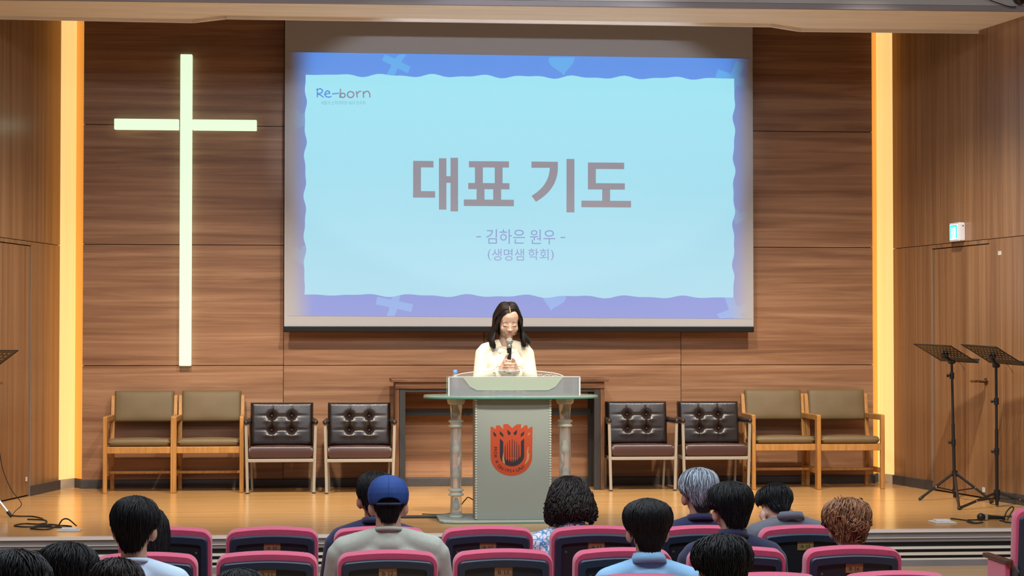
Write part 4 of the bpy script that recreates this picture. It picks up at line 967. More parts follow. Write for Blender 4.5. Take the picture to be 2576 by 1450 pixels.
def seated(label, px, py, row_y, cloth, hair, W=0.1, D=0.105, L=0.235, prof=P_SHORT, tend=t_short, hm='hair_black', n=420, r=0.0042, skin='skin', bow=8, roll=0, turn=0, sw=0.195,
           collar=None, lift=0.004, wav_=0.0, headx=0.0, sleeve=1.0, seed=1, shell='hair_shell_dark', drop=0.0, fwd=0.19, neck=0.056, bodyx=0.0, strand_t=None, curl_from=0.45):
    """audience member facing the stage; (px,py) is the top of the hair in the photo"""
    rng = random.Random(seed)
    top = at_y(px, py, row_y + fwd); fz = floor_z(row_y)
    T = top.z - fz                                   # height of the hair top above the floor
    P = thing('person', label, 'person', (top.x + bodyx, row_y + fwd, fz), 0.0)
    zs = T - 0.335 + drop; hc = T - 0.126
    hx = headx
    M = Matrix.Translation((-bodyx, 0.0, hc - 0.10)) @ Euler((R_(-bow), R_(roll), R_(turn))).to_matrix().to_4x4() @ Matrix.Translation((0, 0.012, 0.10))
    mb = MB(); head_parts(mb, M)
    mb.cap((hx, -0.012, zs + 0.03), M @ Vector((0, -0.022, -0.035)), neck, neck)
    torso(mb, zs, sw); arms(mb, zs, sw); legs(mb)
    for s in (-1, 1): hand(mb, (s * 0.10, 0.27, zs - 0.38), (-s * 0.35, 0.8, -0.25), (0, 0.2, 1), 0.95, 0.7, s); mb.cap((s * 0.11, 0.44, 0.11), (s * 0.115, 0.52, 0.05), 0.04, 0.035)
    blob('body', mb, skin, P, 0.0085, 4)
    mb = MB(); torso(mb, zs, sw, 0.010); arms(mb, zs, sw, 0.011, to=sleeve)
    mb.ell((hx, -0.016, zs + 0.002), (0.105, 0.088, 0.062)); mb.cap((hx, -0.014, zs + 0.02), (hx, -0.018, zs + 0.036), 0.070, 0.066)
    blob('shirt', mb, cloth, P, 0.0095, 6)
    mb = MB(); legs(mb, 0.010); mb.ell((0, 0.02, 0.55), (0.175, 0.135, 0.10)); blob('trousers', mb, 'cloth_black', P, 0.013, 4)
    blob('shoes', shoe_mb(), 'shoe', P, 0.013, 3)
    if collar:
        m_, hgt, fl = collar
        c = obj('collar', collar_band(0.067, 0.066, 0.0, hgt, 0.012, 0.007, fl), m_, P, True); c.location = (hx, -0.014, zs + 0.066 if hgt < 0.025 else zs + 0.062)
    if hair == 'cap': return P, M, T
    hb, pt = loft_hair(W, D, L, prof, tend)
    MH = M @ Matrix.Translation((0, -0.012, 0.124))
    H = obj('hair', hb, shell, P, True); H.matrix_local = MH
    mb = MB()
    st = strand_t or tend
    if hair == 'straight': locks(mb, pt, st, n, r, wav_, lift, rng=rng)
    if hair == 'wavy': locks(mb, pt, tend, n, r, 0.0045, lift, seg=10, swirl=0.3, L0=(0.3, 0.7), rng=rng); curls(mb, pt, tend, n // 3, r * 0.62, 0.013, 0.030, rng=rng, smin=curl_from, turns=(0.5, 1.1))
    if hair == 'curly': curls(mb, pt, tend, n, r, 0.012, 0.028, rng=rng); locks(mb, pt, tend, n // 3, r * 1.3, 0.005, lift, rng=rng)
    S = obj('hair_strands', mb, hm, H, True); tag(S, kind='stuff')
    return P, M, T, H, pt

RA, RB, RC, RD, RE, RF = -7.1, -7.93, -8.75, -9.58, -10.41, -11.24
def row_y(row, x): return {'A': RA - 0.045 * x, 'B': RB, 'C': RC, 'D': RD, 'E': RE, 'F': RF}[row]
seated('person with balding black hair in navy suit, half hidden behind the blue cap', 944, 1184, row_y('A', -0.7), 'cloth_suit_navy', 'straight', 0.094, 0.105, 0.24, bow=12, seed=11, collar=('cloth_suit_navy', 0.03, 0.01), skin='skin_warm')
seated('woman with curly black bob and white-and-blue patterned shirt in the front row', 1437, 1197, row_y('A', 0.4), 'cloth_pattern', 'wavy', 0.132, 0.120, 0.250, P_BOB, t_full, 'hair_brownblack', 620, 0.0058, bow=14, roll=-3, seed=12, sw=0.185, collar=('cloth_pattern', 0.03, 0.014), shell='hair_brownblack')
seated('grey-haired man in navy suit in the front row', 1760, 1177, row_y('A', 1.0), 'cloth_suit_navy', 'straight', 0.098, 0.108, 0.235, hm='hair_grey', n=520, r=0.0046, bow=5, turn=6, seed=13, collar=('cloth_suit_navy', 0.030, 0.012), skin='skin_warm', lift=0.008, strand_t=lambda az: min(t_short(az), random.uniform(0.56, 0.86)))
seated('man with short cropped black hair and grey suit, head bowed, in the front row', 1961, 1213, row_y('A', 1.4), 'cloth_grey', 'straight', 0.090, 0.102, 0.185, n=460, bow=32, turn=8, seed=14, collar=('cloth_grey', 0.040, 0.012), lift=0.009, drop=0.075, bodyx=0.05)
seated('woman with auburn curly pinned-up hair sitting in front of the grey suit', 2135, 1254, row_y('B', 0), 'cloth_black', 'wavy', 0.112, 0.112, 0.225, P_SHORT, t_updo, 'hair_auburn', 520, 0.0052, bow=12, turn=8, seed=15, skin='skin_pale', shell='hair_auburn_base', sw=0.175, curl_from=0.02, lift=0.008)
seated('man with thick black hair and dark navy shirt next to the grey-haired man', 1841, 1211, row_y('B', 0), 'cloth_navy', 'straight', 0.106, 0.112, 0.235, hm='hair_black', n=520, bow=8, turn=12, seed=16, collar=('cloth_navy', 0.04, 0.014), lift=0.007, sw=0.20, headx=0.0)
seated('long black-haired person mostly hidden behind the man in pale blue T-shirt', 372, 1272, row_y('B', 0), 'cloth_black', 'straight', 0.098, 0.11, 0.42, P_LONG, t_full, 'hair_black', 420, 0.0045, bow=10, seed=17, sw=0.17, lift=0.005)
seated('man with black hair and pale blue T-shirt at the left', 338, 1247, row_y('C', 0), 'cloth_paleblue', 'straight', 0.099, 0.108, 0.243, hm='hair_black', n=520, bow=6, turn=-6, seed=18, collar=('cloth_paleblue', 0.018, 0.004), lift=0.006, skin='skin', drop=-0.018)
seated('man with black mushroom-cut hair and sky-blue polo shirt', 1630, 1253, row_y('C', 0), 'cloth_skyblue', 'straight', 0.108, 0.112, 0.238, P_MUSH, t_short, 'hair_black', 560, 0.0042, bow=4, seed=19, collar=('cloth_skyblue', 0.045, 0.016), lift=0.003, drop=-0.012)
seated('tousled black-haired head at the bottom in front of the navy shirt man', 1820, 1344, row_y('D', 0), 'cloth_black', 'straight', 0.114, 0.115, 0.24, hm='hair_black', n=560, r=0.0048, bow=14, seed=20, lift=0.010, wav_=0.003)
seated('black-haired head cut off at the lower left corner', 28, 1382, row_y('F', 0), 'cloth_black', 'straight', 0.112, 0.115, 0.24, hm='hair_black', n=480, r=0.0048, bow=14, seed=21, lift=0.007, wav_=0.002)
seated('tousled black-haired head second from the lower left corner', 167, 1365, row_y('D', 0), 'cloth_black', 'straight', 0.112, 0.115, 0.24, hm='hair_black', n=560, r=0.0048, bow=12, seed=22, lift=0.010, wav_=0.003)
seated('low dark-haired head in front of the man in pale blue T-shirt', 289, 1404, row_y('E', 0), 'cloth_black', 'straight', 0.092, 0.105, 0.235, hm='hair_brownblack', n=480, r=0.0046, bow=12, seed=23, lift=0.008, wav_=0.003)
seated('top of a dark-haired head barely rising below seat B 11', 603, 1431, row_y('D', 0), 'cloth_black', 'straight', 0.100, 0.108, 0.235, hm='hair_black', n=360, r=0.0048, bow=12, seed=24, lift=0.008)
# updo details on the auburn woman
for P in [o for o in bpy.data.objects if o.get('label', '').startswith('woman with auburn')]:
    H = [c for c in P.children if c.name.startswith('hair')][0]; rng = random.Random(8); mb = MB()
    for k in range(90):
        a = k * 2.4; rr_ = 0.004 + 0.042 * math.sqrt(k / 90); c = Vector((0.005 + rr_ * math.cos(a), -0.104 - 0.016 * (1 - k / 90), -0.135 + rr_ * math.sin(a) * 0.9))
        ax = Vector((rng.gauss(0, 0.4), -1, rng.gauss(0, 0.4))).normalized(); u = ax.orthogonal().normalized(); v = ax.cross(u); R0 = rng.uniform(0.008, 0.018)
        mb.tube([c + (u * math.cos(t_) + v * math.sin(t_)) * R0 for t_ in [2 * math.pi * i / 12 for i in range(12)]], rng.uniform(0.0016, 0.0030), 5, closed=True)
    tag(obj('hair_bun', mb, 'hair_auburn', H, True), kind='stuff')
    obj('hair_clip', MB().cap((-0.035, -0.118, -0.118), (-0.018, -0.124, -0.128), 0.004, 0.003), 'black_plastic', H)
# man with the blue cap
P, M, T = seated('man in a blue baseball cap and sage grey-green T-shirt in seat B 12', 977, 1194, row_y('B', 0), 'cloth_sage', 'cap', bow=6, seed=30, collar=('cloth_sage', 0.018, 0.004), sw=0.225, skin='skin_pale', fwd=0.19, neck=0.060)
MC = M @ Matrix.Translation((0, -0.014, 0.124))
hb, pt = loft_hair(0.088, 0.098, 0.232, P_SHORT, t_short); H = obj('hair', hb, 'hair_shell_dark', P, True); H.matrix_local = MC
mb = MB(); locks(mb, pt, t_short, 260, 0.004, 0, 0.003, smin=0.35, rng=random.Random(31)); tag(obj('hair_strands', mb, 'hair_black', H, True), kind='stuff')
hb2, pt2 = loft_hair(0.099, 0.110, 0.235, P_SHORT, lambda az: 0.62)
vs, fs = [], []; n, k = 64, 20
def capend(az):
    a = abs(az)
    if a < 0.62: return 0.60 - 0.125 * math.sqrt(max(0, 1 - (a / 0.62) ** 2))
    return 0.60
mb = MB()
for i in range(n + 1):
    az = 2 * math.pi * i / n - math.pi
    for j in range(k + 1): vs.append(pt2(az, capend(az) * (j / k) ** 1.1))
for i in range(n):
    for j in range(k): a, b = i * (k + 1) + j, (i + 1) * (k + 1) + j; fs.append((a, b, b + 1, a + 1))
mb._add(vs, fs); C = obj('cap', mb, 'cap_blue', P, True); C.matrix_local = MC; C['label'] = 'blue baseball cap'
sd = C.modifiers.new('thick', 'SOLIDIFY'); sd.thickness = 0.004
for a_ in range(6):
    az = a_ * math.pi / 3 + 0.0; e_ = capend(math.atan2(math.sin(az), math.cos(az)))
    obj('seam', MB().tube([pt2(az, e_ * (j / 12) ** 1.1, 0.0008) for j in range(1, 13)], 0.0014, 5), 'cap_blue', C, True)
obj('top_button', MB().ell((0, 0, 0.003), (0.009, 0.009, 0.005), None, 10, 6), 'cap_blue', C, True)
mb = MB(); mb.tube([pt2(-0.66 + 1.32 * i / 10, 0.60, 0.001) for i in range(11)], 0.0065, 6); obj('strap', mb, 'cap_strap', C, True)
mb = MB(); vs, fs = [], []
for i in range(13):
    a = -0.95 + 1.9 * i / 12
    for rr_ in (0.0, 0.075): p = pt2(math.pi - a, 0.60, 0); vs.append(p + Vector((0, rr_ * math.cos(a * 1.2), -0.01 * (rr_ > 0))))
for i in range(12): fs.append((2 * i, 2 * i + 2, 2 * i + 3, 2 * i + 1))
mb._add(vs, fs); V = obj('visor', mb, 'cap_blue', C, True); V.modifiers.new('thick', 'SOLIDIFY').thickness = 0.004

# ------------------------------------------------------------------ woman at the podium
WY = PY + 0.83
wp = at_y(1271, 758, WY); WX = at_y(1270, 850, WY).x
wo = thing('person', 'woman in cream blouse with shoulder-length dark hair praying into a microphone', 'person', (WX, WY, 0), 0)
HT = 1.585                                            # crown height when the head is upright
BOW = 20
hc = Vector((at_y(1278, 812, WY - 0.05).x - WX, -0.045, 1.404))
MW = Matrix.Translation(hc + Vector((0, 0.01, -0.09))) @ Matrix.Rotation(math.pi, 4, 'Z') @ Euler((R_(-BOW), R_(0), R_(4))).to_matrix().to_4x4() @ Matrix.Translation((0, 0.0, 0.09)) @ Matrix.Diagonal((1.10, 1.0, 0.99, 1))
mb = MB(); head_parts(mb, MW, False)
zs = 1.205; sw = 0.150
mb.cap((0, 0.01, zs + 0.0), MW @ Vector((0, -0.02, -0.04)), 0.052, 0.048)
def w_torso(mb, g):
    e = lambda c, r: mb.ell(c, (r[0] + g, r[1] + g, r[2] + g), None, 20, 14)
    e((0, 0.02, 0.86), (0.155, 0.11, 0.12)); e((0, 0.015, 1.0), (0.135, 0.095, 0.14)); e((0, 0.0, 1.10), (0.150, 0.100, 0.12))
    for s in (-1, 1):
        e((s * 0.062, -0.055, 1.085), (0.065, 0.058, 0.062))
        mb.cap((s * 0.04, 0.012, zs + 0.018), (s * (sw - 0.01), 0.01, zs - 0.018), 0.040 + g, 0.048 + g)
MIC = Vector((at_y(1281, 880, WY - 0.20).x - WX, -0.205, 0))
def w_arm(mb, s, g, to=1.0):
    sh, el, wr_ = Vector((s * (sw + 0.008), 0.01, zs - 0.04)), Vector((s * (sw + 0.036), -0.035, zs - 0.225)), Vector((MIC.x + s * 0.052, MIC.y + 0.012, 1.045))
    mb.cap(sh, el, 0.046 + g, 0.040 + g); mb.cap(el, el + (wr_ - el) * to, 0.039 + g, (0.039 + (0.026 - 0.039) * to) + g)
w_torso(mb, 0); [w_arm(mb, s, 0) for s in (-1, 1)]
for s in (-1, 1):
    mb.cap((s * 0.08, 0.02, 0.84), (s * 0.08, 0.01, 0.46), 0.082, 0.055); mb.cap((s * 0.08, 0.01, 0.45), (s * 0.08, 0.03, 0.09), 0.052, 0.036); mb.cap((s * 0.08, 0.03, 0.06), (s * 0.085, -0.10, 0.035), 0.036, 0.03)
# both hands wrapped round the microphone (axis vertical at MIC); angle 0 = towards the hall
def ang_p(a, r, z): return Vector((MIC.x + r * math.sin(a), MIC.y - r * math.cos(a), z))
def grip(s, zlist, rad, fr):
    """palm on side s, four fingers round the front to the other side, thumb up along the handle"""
    B = Matrix.Translation(ang_p(s * 1.75, rad + 0.010, sum(zlist) / 4)); mb.ell((0, 0, 0), (0.017, 0.030, 0.042), B, 12, 8)
    mb.cap((MIC.x + s * 0.052, MIC.y + 0.012, 1.045), ang_p(s * 1.9, rad + 0.012, sum(zlist) / 4), 0.027, 0.024)
    for i, z in enumerate(zlist):
        end = (-0.95, -1.15, -1.05, -0.75)[i]; N_ = 6
        pts = [ang_p(s * (1.55 + (end - 1.55) * k / N_), rad + fr * (0.5 + 0.6 * (k in (2, 4))), z + s * 0.004 * k / N_ - 0.006 * k / N_) for k in range(N_ + 1)]
        for k in range(N_): mb.cap(pts[k], pts[k + 1], 0.0098 - 0.0004 * k, 0.0094 - 0.0004 * k, n=8)
    mb.cap(ang_p(s * 1.9, rad + 0.006, zlist[0] - 0.01), ang_p(s * 1.1, rad + 0.002, zlist[0] + 0.028), 0.012, 0.010, n=8); mb.cap(ang_p(s * 1.1, rad + 0.002, zlist[0] + 0.028), ang_p(s * 0.55, rad, zlist[0] + 0.042), 0.010, 0.008, n=8)
grip(-1, (1.122, 1.104, 1.086, 1.069), 0.021, 0.008)
grip(1, (1.092, 1.073, 1.055, 1.038), 0.036, 0.012)
bd = blob('body', mb, ['skin_pale', 'lips'], wo, 0.0036, 7)
inv = MW.inverted(); cnt = 0
for p in bd.data.polygons:
    c = inv @ p.center
    if abs(c.x) < 0.0195 * (1 - abs(c.z + 0.0607) / 0.022) and -0.0705 < c.z < -0.0530 and c.y > 0.074: p.material_index = 1
bvh = BVHTree.FromPolygons([inv @ v.co for v in bd.data.vertices], [tuple(p.vertices) for p in bd.data.polygons])
def onface(x, z, off=0.0):
    h = bvh.ray_cast(Vector((x, 0.3, z)), Vector((0, -1, 0)))
    return MW @ ((h[0] if h[0] is not None else Vector((x, 0.08, z))) + Vector((0, off, 0)))
for s in (-1, 1):
    obj('eyebrow', MB().tube([onface(s * (0.013 + 0.032 * i / 8), 0.0215 + 0.004 * math.sin(math.pi * i / 9) - 0.003 * (i / 8) ** 2, 0.0003) for i in range(9)], [0.0012 + 0.0014 * math.sin(math.pi * (0.15 + 0.75 * i / 8)) for i in range(9)], 5), 'brow', bd, True)
    obj('eyelashes', MB().tube([onface(s * (0.015 + 0.029 * i / 8), -0.0055 - 0.0035 * math.sin(math.pi * i / 8), 0.0004) for i in range(9)], [0.0009 + 0.0010 * (i / 8) for i in range(9)], 5), 'brow', bd, True)
    obj('nostril', MB().ell(onface(s * 0.0062, -0.0425, 0.0), (0.0026, 0.0022, 0.0016), None, 8, 6), 'lips', bd, True)
# blouse
mb = MB(); w_torso(mb, 0.010); [w_arm(mb, s, 0.013, 0.80) for s in (-1, 1)]
bl = blob('blouse', mb, 'cloth_cream', wo, 0.006, 6)
for s in (-1, 1):
    a, b = Vector((s * (sw + 0.036), -0.035, zs - 0.225)), Vector((MIC.x + s * 0.052, MIC.y + 0.012, 1.045)); d = (b - a)
    mb = MB(); c0 = a + d * 0.76; c1 = a + d * 0.90; ax = d.normalized(); u = ax.orthogonal().normalized(); v = ax.cross(u); vs, fs = [], []; n = 40
    for (c, r0, w_) in ((c0, 0.040, 0.001), ((c0 + c1) / 2, 0.042, 0.003), (c1, 0.045, 0.006)):
        for i in range(n): t_ = 2 * math.pi * i / n; rr_ = r0 + w_ * math.sin(9 * t_); vs.append(c + (u * math.cos(t_) + v * math.sin(t_)) * rr_)
    for k in range(2):
        for i in range(n): fs.append((k * n + i, k * n + (i + 1) % n, (k + 1) * n + (i + 1) % n, (k + 1) * n + i))
    mb._add(vs, fs); cf = obj('cuff', mb, 'cloth_cream', bl, True); cf.modifiers.new('thick', 'SOLIDIFY').thickness = 0.003
    # collar flap: band round the neck ending in a pointed flap
    vs, fs = [], []; m_ = 14
    for i in range(m_ + 1):
        f = i / m_; a_ = math.pi / 2 - s * 0.0 - f * (math.pi * 0.93); x, y = s * 0.060 * math.cos(a_), 0.012 + 0.058 * math.sin(a_)
        zi = zs + 0.060 - 0.050 * f ** 1.4; ww = 0.034 + 0.022 * f ** 3
        n_ = Vector((x, y - 0.012, 0)).normalized()
        vs += [Vector((x, y, zi)), Vector((x, y, zi)) + n_ * ww * 0.75 + Vector((s * 0.016 * f ** 4, -0.012 * f, -ww * 0.62 - 0.012 * f))]
    for i in range(m_): fs.append((2 * i, 2 * i + 2, 2 * i + 3, 2 * i + 1))
    mb = MB(); mb._add(vs, fs); cf = obj('collar', mb, 'cloth_collar', bl, True); cf.modifiers.new('thick', 'SOLIDIFY').thickness = 0.003
mb = MB(); mb.ell((0, 0.02, 0.86), (0.168, 0.125, 0.10))
for s in (-1, 1): mb.cap((s * 0.08, 0.02, 0.84), (s * 0.085, 0.01, 0.46), 0.092, 0.075); mb.cap((s * 0.085, 0.01, 0.45), (s * 0.085, 0.03, 0.10), 0.075, 0.068)
blob('trousers', mb, 'cloth_black', wo, 0.011, 4)
mb = MB()
for s in (-1, 1): mb.ell((s * 0.085, -0.05, 0.038), (0.042, 0.12, 0.038)); mb.ell((s * 0.083, 0.02, 0.055), (0.038, 0.045, 0.052))
blob('shoes', mb, 'shoe', wo, 0.010, 3)
# hair: cap behind the hairline + centre-parted curtains falling to the shoulders
rng = random.Random(77)
HR = (0.086, 0.098, 0.092); HC = Vector((0, -0.046, 0.036))
mb = MB(); mb.ell(HC, HR, MW, 32, 20); mb.ell((0, -0.055, -0.05), (0.080, 0.062, 0.10), MW, 20, 12)
for s in (-1, 1): mb.ell((s * 0.074, -0.012, -0.015), (0.012, 0.042, 0.075), MW, 14, 12)
H = obj('hair', mb, 'hair_shell_dark', wo, True)
mb = MB()
def skull(x, y):                                      # top of hair cap or scalp in head space
    k = 1 - (x / (HR[0] + 0.002)) ** 2 - ((y - HC.y) / (HR[1] + 0.002)) ** 2
    z = HC.z + (HR[2] + 0.002) * math.sqrt(k) if k > 0 else -1
    h = bvh.ray_cast(Vector((x, y, 0.4)), Vector((0, 0, -1)))
    return max(z, h[0].z + 0.003 if h[0] is not None else -1)
def scalp_y(x, z):
    h = bvh.ray_cast(Vector((x, 0.3, z)), Vector((0, -1, 0))); yf = h[0].y if h[0] is not None else 0.0
    k = 1 - (x / HR[0]) ** 2 - ((z - HC.z) / HR[2]) ** 2
    return max(yf, HC.y + HR[1] * math.sqrt(max(0.0, k)))
for s in (-1, 1):                                     # s=+1 is the viewer's left
    for i in range(560):
        f = (i + rng.random()) / 560; lay = rng.uniform(0.0, 0.006)
        if f < 0.46:                                  # front curtain: from the parting over the temple
            g_ = f / 0.46
            y0 = 0.052 - 0.04 * g_; z0 = skull(0.003, y0)
            x1, z1 = ((0.026 + 0.018 * g_, 0.084 + 0.012 * g_) if s > 0 else (0.040 + 0.014 * g_, 0.092 + 0.008 * g_))
            x2, z2 = ((0.056 + 0.018 * g_, 0.040) if s > 0 else (0.063 + 0.012 * g_, 0.050))
            x3, z3 = ((0.074 + 0.010 * g_, -0.006) if s > 0 else (0.074 + 0.010 * g_, -0.002))
            p = [Vector((s * 0.002, y0, z0 + 0.001)), Vector((s * x1, scalp_y(s * x1, z1) + 0.002 + lay, z1)), Vector((s * x2, scalp_y(s * x2, z2) + 0.003 + lay, z2)),
                 Vector((s * (x3 + lay), 0.052 - 0.028 * g_, z3)), Vector((s * (0.086 + lay), 0.040 - 0.030 * g_, -0.055))]
        else:                                         # sides and back
            g_ = (f - 0.46) / 0.54; y0 = 0.030 - 0.135 * g_
            z0 = skull(0.003, y0); a_ = 0.02 + 0.05 * (1 - g_)
            p = [Vector((s * 0.002, y0, z0 + 0.001)), Vector((s * 0.028, y0 * 0.95 - 0.003, skull(0.028, y0 * 0.95 - 0.003) + 0.002 + lay)), Vector((s * 0.056, y0 * 0.9 - 0.006, skull(0.056, y0 * 0.9 - 0.006) + 0.002 + lay)),
                 Vector((s * (0.084 + lay), y0 * 0.75 - 0.012, 0.035)), Vector((s * (0.089 + lay), y0 * 0.7 - 0.012, -0.010)), Vector((s * (0.090 + lay), y0 * 0.7 - 0.012, -0.055))]
        g = [MW @ q_ for q_ in p]; end = g[-1]; sx = -s
        L = 0.118 + rng.uniform(-0.022, 0.018) - (0.012 if s < 0 else 0.0)
        flick = (s < 0 and rng.random() < 0.30 and f > 0.2)
        out = 0.045 if flick else (rng.uniform(0.008, 0.034) if s > 0 else rng.uniform(-0.004, 0.020))
        fw = -0.020 * (1 - f) + 0.045 * f; cur = -0.014 if s > 0 else 0.004
        g += [end + Vector((sx * (0.004 + out * 0.35), fw * 0.35, -L * 0.42)), end + Vector((sx * (0.006 + out * 0.85), fw * 0.7, -L * 0.78)), end + Vector((sx * (0.004 + out * (1.25 if flick else 1.0) + (cur if not flick else 0)), fw * 0.75, -L * (0.86 if flick else 1.0)))]
        pts = bez(g, 3); mlen = len(pts)
        mb.tube(pts, [0.0030 * (0.30 + 1.0 * math.sin(math.pi * min(1, 0.12 + 0.84 * k / mlen))) for k in range(mlen)], 4, caps=False)
tag(obj('hair_strands', mb, 'hair_brownblack', H, True), kind='stuff')
obj('hair_parting', MB().tube([MW @ Vector((0.0008 * math.sin(3 * i), y_, skull(0.0, y_) + 0.0015)) for i, y_ in enumerate([0.056, 0.048, 0.038, 0.026, 0.012, -0.002])], [0.0035, 0.0036, 0.0032, 0.003, 0.0024, 0.001], 6), 'scalp', H, True)
# microphone in her hands
mi = thing('microphone', 'handheld microphone with silver grille held by the praying woman', 'microphone', (WX + MIC.x, WY + MIC.y, 1.02))
obj('handle', MB().lathe([(0.0115, 0.0), (0.0125, 0.01), (0.0135, 0.10), (0.0175, 0.185), (0.0185, 0.192)], 20), 'black_plastic', mi, 40)
obj('collar_band', MB().lathe([(0.0195, 0.190), (0.0215, 0.197), (0.0215, 0.207), (0.0200, 0.212)], 24), 'mic_band', mi, 40)
obj('grille', MB().ell((0, 0, 0.236), (0.0262, 0.0262, 0.0285), None, 24, 16), 'mic_grille', mi, True)
obj('grille_band', MB().lathe([(0.0264, 0.232), (0.0272, 0.235), (0.0264, 0.239)], 24), 'mic_band', mi, 40)
# ================================================================== THEATRE SEATS
SW = 0.465
def theatre_seat():
    """origin on the floor below the back's rear face; people face +y"""
    t = thing('theatre_seat', '', 'seat'); H = 0.92
    TL = Matrix.Translation((0, 0.0, H)) @ Matrix.Rotation(R_(6), 4, 'X')        # back leans towards the hall
    def put(o): 
        o.matrix_local = TL; return o
    # upholstered back
    out = [(x, z - 0.27) for x, z in rrect(SW, 0.54, 0.048, 6, arch=0.018)]
    zmax = max(z for x, z in out); out = [(x, z - zmax) for x, z in out]
    inner = [(x * 0.955, (z + 0.27) * 0.955 - 0.27) for x, z in out]
    k = len(out); vs = [(x, 0.050, z) for x, z in inner] + [(x, 0.030, z) for x, z in out] + [(x, -0.028, z) for x, z in out] + [(x * 0.985, -0.040, (z + 0.27) * 0.985 - 0.27) for x, z in out]
    fs = [tuple(range(k))] + [tuple(range(4 * k - 1, 3 * k - 1, -1))]
    for r in range(3): fs += [(r * k + i, (r + 1) * k + i, (r + 1) * k + (i + 1) % k, r * k + (i + 1) % k) for i in range(k)]
    mb = MB(); mb._add(vs, fs); put(obj('back_cushion', mb, 'seat_pink', t, 50))
    # plastic shell with recess
    def outl(w, h, r, top, arch): 
        o = rrect(w, h, r, 5, arch=arch); zm = max(z for x, z in o); return [(x, z - zm + top) for x, z in o]
    o1, o2 = outl(SW - 0.034, 0.52, 0.028, -0.029, 0.014), outl(SW - 0.052, 0.50, 0.022, -0.038, 0.014)
    o3, o4 = outl(SW - 0.105, 0.40, 0.012, -0.070, 0.012), outl(SW - 0.112, 0.392, 0.010, -0.074, 0.012)
    k = len(o1); ys = (-0.036, -0.056, -0.056, -0.044); vs = []
    for o_, y in zip((o1, o2, o3, o4), ys): vs += [(x, y, z) for x, z in o_]
    fs = []
    for r in range(3): fs += [(r * k + i, (r + 1) * k + i, (r + 1) * k + (i + 1) % k, r * k + (i + 1) % k) for i in range(k)]
    mb = MB(); mb._add(vs, fs); sh = put(obj('back_shell', mb, 'seat_navy', t, 35))
    mb = MB(); mb.prism(o4, -0.044, -0.040); rc = obj('shell_recess', mb, 'seat_recess', sh)
    for s in (-1, 1): obj('screw', MB().ell((s * 0.155, -0.045, -0.125), (0.008, 0.003, 0.008), None, 10, 6), 'seat_metal', sh, True)
    # seat pan, arms, foot
    mb = MB(); pillow(mb, 0, 0.28, 0.43, 0.46, 0.44, 0.10, 0.03, bulge=0.012); obj('seat_cushion', mb, 'seat_pink', t, True)
    obj('seat_pan', MB().box((0, 0.28, 0.372), (0.44, 0.42, 0.02)), 'seat_navy', t, bevel=0.006)
    for s in (-1, 1):
        obj('armrest', MB().box((s * 0.262, 0.19, 0.615), (0.045, 0.40, 0.028)), 'arm_wood', t, bevel=0.008)
        obj('arm_panel', MB().box((s * 0.262, 0.17, 0.44), (0.030, 0.30, 0.322)), 'seat_pink', t, bevel=0.006)
        obj('leg', MB().beam((s * 0.255, 0.13, 0.005), (s * 0.255, 0.13, 0.30), 0.03, 0.08, (0, 1, 0)), 'seat_metal', t)
        obj('foot', MB().box((s * 0.255, 0.13, 0.01), (0.045, 0.24, 0.02)), 'seat_metal', t, bevel=0.004)
        obj('bracket', MB().beam((s * 0.245, 0.10, 0.40), (s * 0.225, -0.025, 0.58), 0.012, 0.05), 'seat_metal', t)
    return t
proto = theatre_seat(); first = [True]
PLW, PLH = 0.084, 0.045
def seat(cx, row, label, code, gold=False, y=None):
    c = at_y(cx, 1390, row_y(row, 0)); yy = row_y(row, c.x) if y is None else y
    c = at_y(cx, 1390, yy)
    o = proto if first[0] else copy_tree(proto); first[0] = False
    o.location = (c.x, yy, floor_z(yy)); 
    tag(o, label, 'seat', {'A': 'front row seats', 'B': 'second row seats', 'C': 'third row seats', 'D': 'fourth row seats', 'E': 'fifth row seats', 'F': 'sixth row seats'}[row])
    sh = [k for k in o.children if k.name.startswith('back_shell')][0]
    if code:
        p = obj('number_plate', MB().box((0, -0.046, -0.096), (PLW, 0.003, PLH)), 'brass_gold' if gold else 'brass', sh, bevel=0.001)
        # lettering belongs to the plate's seat shell level (thing > part > sub-part)
        l = obj('lettering', fit_text(code, lambda u, v: (-0.025 + 0.050 * u, -0.0478, -0.107 + 0.018 * v)), 'ink', sh)
    return o
A_ = [(416, 'front-row seat partly hidden by the long-haired person', None), (685, 'empty front-row seat with plate A 10', 'A 10'), (955, 'front-row seat between the blue cap man and the person in navy suit', 'A 11'),
      (1226, 'empty front-row seat with plate A 12 before the podium', 'A 12'), (1498, 'front-row seat with plate A 13 under the curly-haired woman', 'A 13'), (1767, 'front-row seat of the grey-haired man', 'A 14'), (2022, 'front-row seat with gold plate A 15 behind the grey suit', 'A 15')]
for cx, lab, code in A_: seat(cx, 'A', lab, code, code == 'A 15')
B_ = [(369, 'second-row seat left of seat B 11, behind the pale blue T-shirt man', 'B 10'), (672, 'empty second-row seat with plate B 11', 'B 11'), (975, 'second-row seat with plate B 12 of the blue cap man', 'B 12'), (1265, 'empty second-row seat with worn plate B 13 before the podium', 'B 13'),
      (1566, 'second-row seat half covered by the sky-blue polo man', 'B 14'), (1852, 'second-row seat of the navy shirt man', 'B 15'), (2144, 'second-row seat with plate B 16 of the auburn-haired woman', 'B 16')]
for cx, lab, code in B_: seat(cx, 'B', lab, code)
for cx, lab in ((310, 'third-row seat under the man in pale blue T-shirt'), (1606, 'third-row seat of the sky-blue polo man at the bottom edge'), (1930, 'third-row seat with only its pink top edge showing, between B 15 and B 16'), (2254, 'rightmost third-row seat with only its pink top edge showing')): seat(cx, 'C', lab, None)
